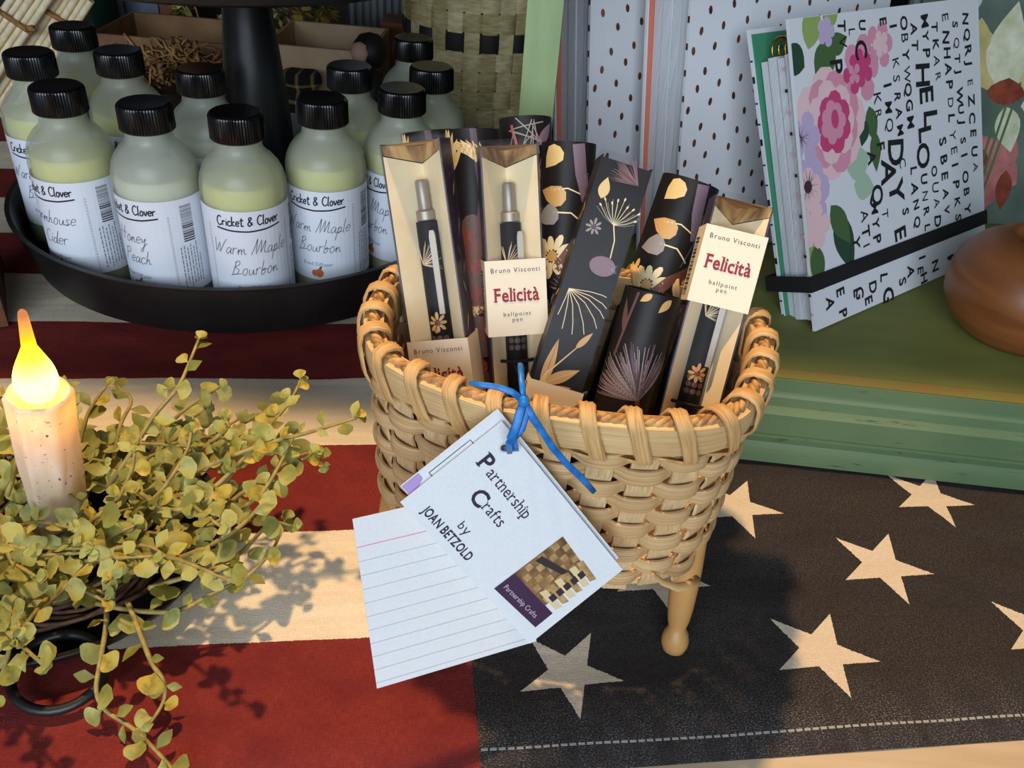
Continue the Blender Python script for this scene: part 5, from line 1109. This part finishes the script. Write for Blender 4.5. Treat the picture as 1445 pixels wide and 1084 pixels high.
# tall woven basket
WX = aty(672, 100, .95); WR = .080; WZ = .34
tw = thing('tall_woven_basket', 'tall pale woven basket with a dark band, behind the bottles', 'basket', (WX.x, .95, 0)); wc = Vector((WX.x, .95, 0))
pal = [M('seagrass_'+str(k), c_, .7, c2, 90, (1, 1, 4)) for k, (c_, c2) in enumerate((((226, 208, 150), (190, 170, 116)), ((206, 188, 130), (168, 150, 100)), ((236, 220, 166), (200, 180, 128))))]; dkb = M('seagrass_dark', (52, 34, 34), .7, (34, 38, 34), 60)
NS = 28
for r_ in range(18):
    z = .006+r_*.0185; n = NS*6; vs = []
    for i in range(n):
        a = 2*PI*i/n; c = math.cos(NS*a/2+PI*(r_ % 2)); rr = WR*(.93+.07*z/WZ)+.0026*math.copysign(abs(c)**.5, c)
        for dz, do in ((-.0085, -.0005), (-.0085, .0008), (-.004, .0014), (.004, .0014), (.0085, .0008), (.0085, -.0005)): vs.append((wc.x+(rr+do)*math.cos(a), wc.y+(rr+do)*math.sin(a), z+.0092+dz))
    mb = MB(); mb.add(vs, [(i*6+k, i*6+(k+1) % 6, ((i+1) % n)*6+(k+1) % 6, ((i+1) % n)*6+k) for i in range(n) for k in range(6)])
    part('weaver', mb, dkb if r_ == 6 else pal[r_ % 3], tw, 50)
for i in range(NS):
    a = 2*PI*(i)/NS; T = Matrix.Rotation(a, 4, 'Z'); T.translation = wc
    part('stake', MB().add([T @ Vector((WR*(.93+.07*k)+x, y*.0075, .004+k*.334)) for k in (0, 1) for x, y in ((-.0008, -1), (.0008, -1), (.0008, 1), (-.0008, 1))], [(0, 1, 5, 4), (1, 2, 6, 5), (2, 3, 7, 6), (3, 0, 4, 7), (3, 2, 1, 0), (4, 5, 6, 7)]), pal[i % 3], tw, None)
part('base', MB().lathe([(0, .0005), (.070, .0005), (.070, .004), (0, .004)], 32, wc), pal[0], tw, 40)
# wall hangings / boards behind
def board(name, label, cat, x0, x1, Y, mat, top=.40, dep=.02):
    a, b_ = aty(x0, 30, Y), aty(x1, 30, Y); return tag(part(name, MB().box((a.x, Y, .0006), (b_.x, Y+dep, top)), mat, None, None), label, cat)
board('wooden_post', 'weathered brown wooden post behind the tray, left of the column', 'post', 228, 266, 1.14, M('post_wood', (124, 74, 42), .7, (176, 150, 120), 7, (4, 4, 1), lo=.6, hi=.75), .42, .04)
board('grey_board', 'blue-grey painted board leaning behind the bottles', 'board', 178, 226, 1.16, M('grey_paint', (120, 132, 148), .6, (98, 110, 126), 10), .42)
cu_a, cu_b = aty(492, 20, 1.2), aty(600, 20, 1.2); mb = MB(); n = 60; vs = [(cu_a.x+(cu_b.x-cu_a.x)*i/n, 1.2+.008*math.sin(i*1.1), z) for i in range(n+1) for z in (.001, .42)]; mb.add(vs, [(2*i, 2*i+2, 2*i+3, 2*i+1) for i in range(n)])
tag(part('corrugated_sheet', mb, M('sheet_grey', (170, 172, 172), .6, (130, 132, 132), 12), None, True), 'pale corrugated sheet behind the cardboard box', 'sheet')
# dark evergreen bottle and blurred dried flowers
q = aty(135, 40, 1.12); t = thing('green_glass_bottle', 'dark green glass bottle behind the rear left bottles', 'bottle', (q.x, 1.12, 0)); dg_ = M('dark_green_glass', (22, 44, 34), .15); part('body', MB().lathe([(0, .0006), (.034, .0006), (.036, .006), (.036, .20), (.030, .225), (.014, .245), (.012, .30), (.0135, .302), (.0135, .312), (0, .312)], 32, (q.x, 1.12, 0)), dg_, t, 50); part('cap', MB().lathe([(.0138, .3123), (.0145, .330), (0, .331)], 20, (q.x, 1.12, 0)), blackcap, t, 40)
def bouquet(label, x, y, Y, n, seed):
    q = aty(x, y, Y); g = random.Random(seed); t = thing('dried_flowers', label, 'flowers', (q.x, Y, 0), 'dried flowers behind the column')
    part('pot', MB().lathe([(0, .0006), (.026, .0006), (.032, q.z*.45), (.029, q.z*.45), (.024, .004), (0, .004)], 28, (q.x, Y, 0)), M('pot_dark', (54, 44, 36), .6, (36, 30, 26), 30), t, 40)
    for k in range(n):
        e_ = q+Vector((g.uniform(-.04, .04), g.uniform(-.02, .02), g.uniform(-.035, .03))); part('stem', MB().tube([Vector((q.x, Y, .02)), Vector((q.x, Y, 0)).lerp(e_, .6)+Vector((0, 0, .02)), e_], .0012, 5), stemm, t, True)
        mb = MB(); R_ = g.uniform(.011, .017)
        for j in range(14):
            d = Vector((g.gauss(0, 1), g.gauss(0, 1), g.gauss(0, 1))).normalized(); s_ = d.cross(Vector((.3, .5, .8))).normalized(); u_ = d.cross(s_)
            mb.add([e_+d*.002, e_+d*R_*.6+s_*R_*.45, e_+d*R_+u_*R_*.1, e_+d*R_*.6-s_*R_*.45], [(0, 1, 2, 3)])
        part('flower_head', mb, (M('dried_cream', (206, 190, 150), .8), M('dried_yellow', (176, 150, 60), .8), M('dried_olive', (116, 108, 52), .8))[k % 3], t, None)
bouquet('dried cream and yellow flowers behind the cardboard box', 425, 40, 1.09, 12, 1)
bouquet('dried pale flowers directly left of the black column', 290, 30, 1.12, 9, 2)

for o in bpy.data.objects:
    if '_world' in o: del o['_world']
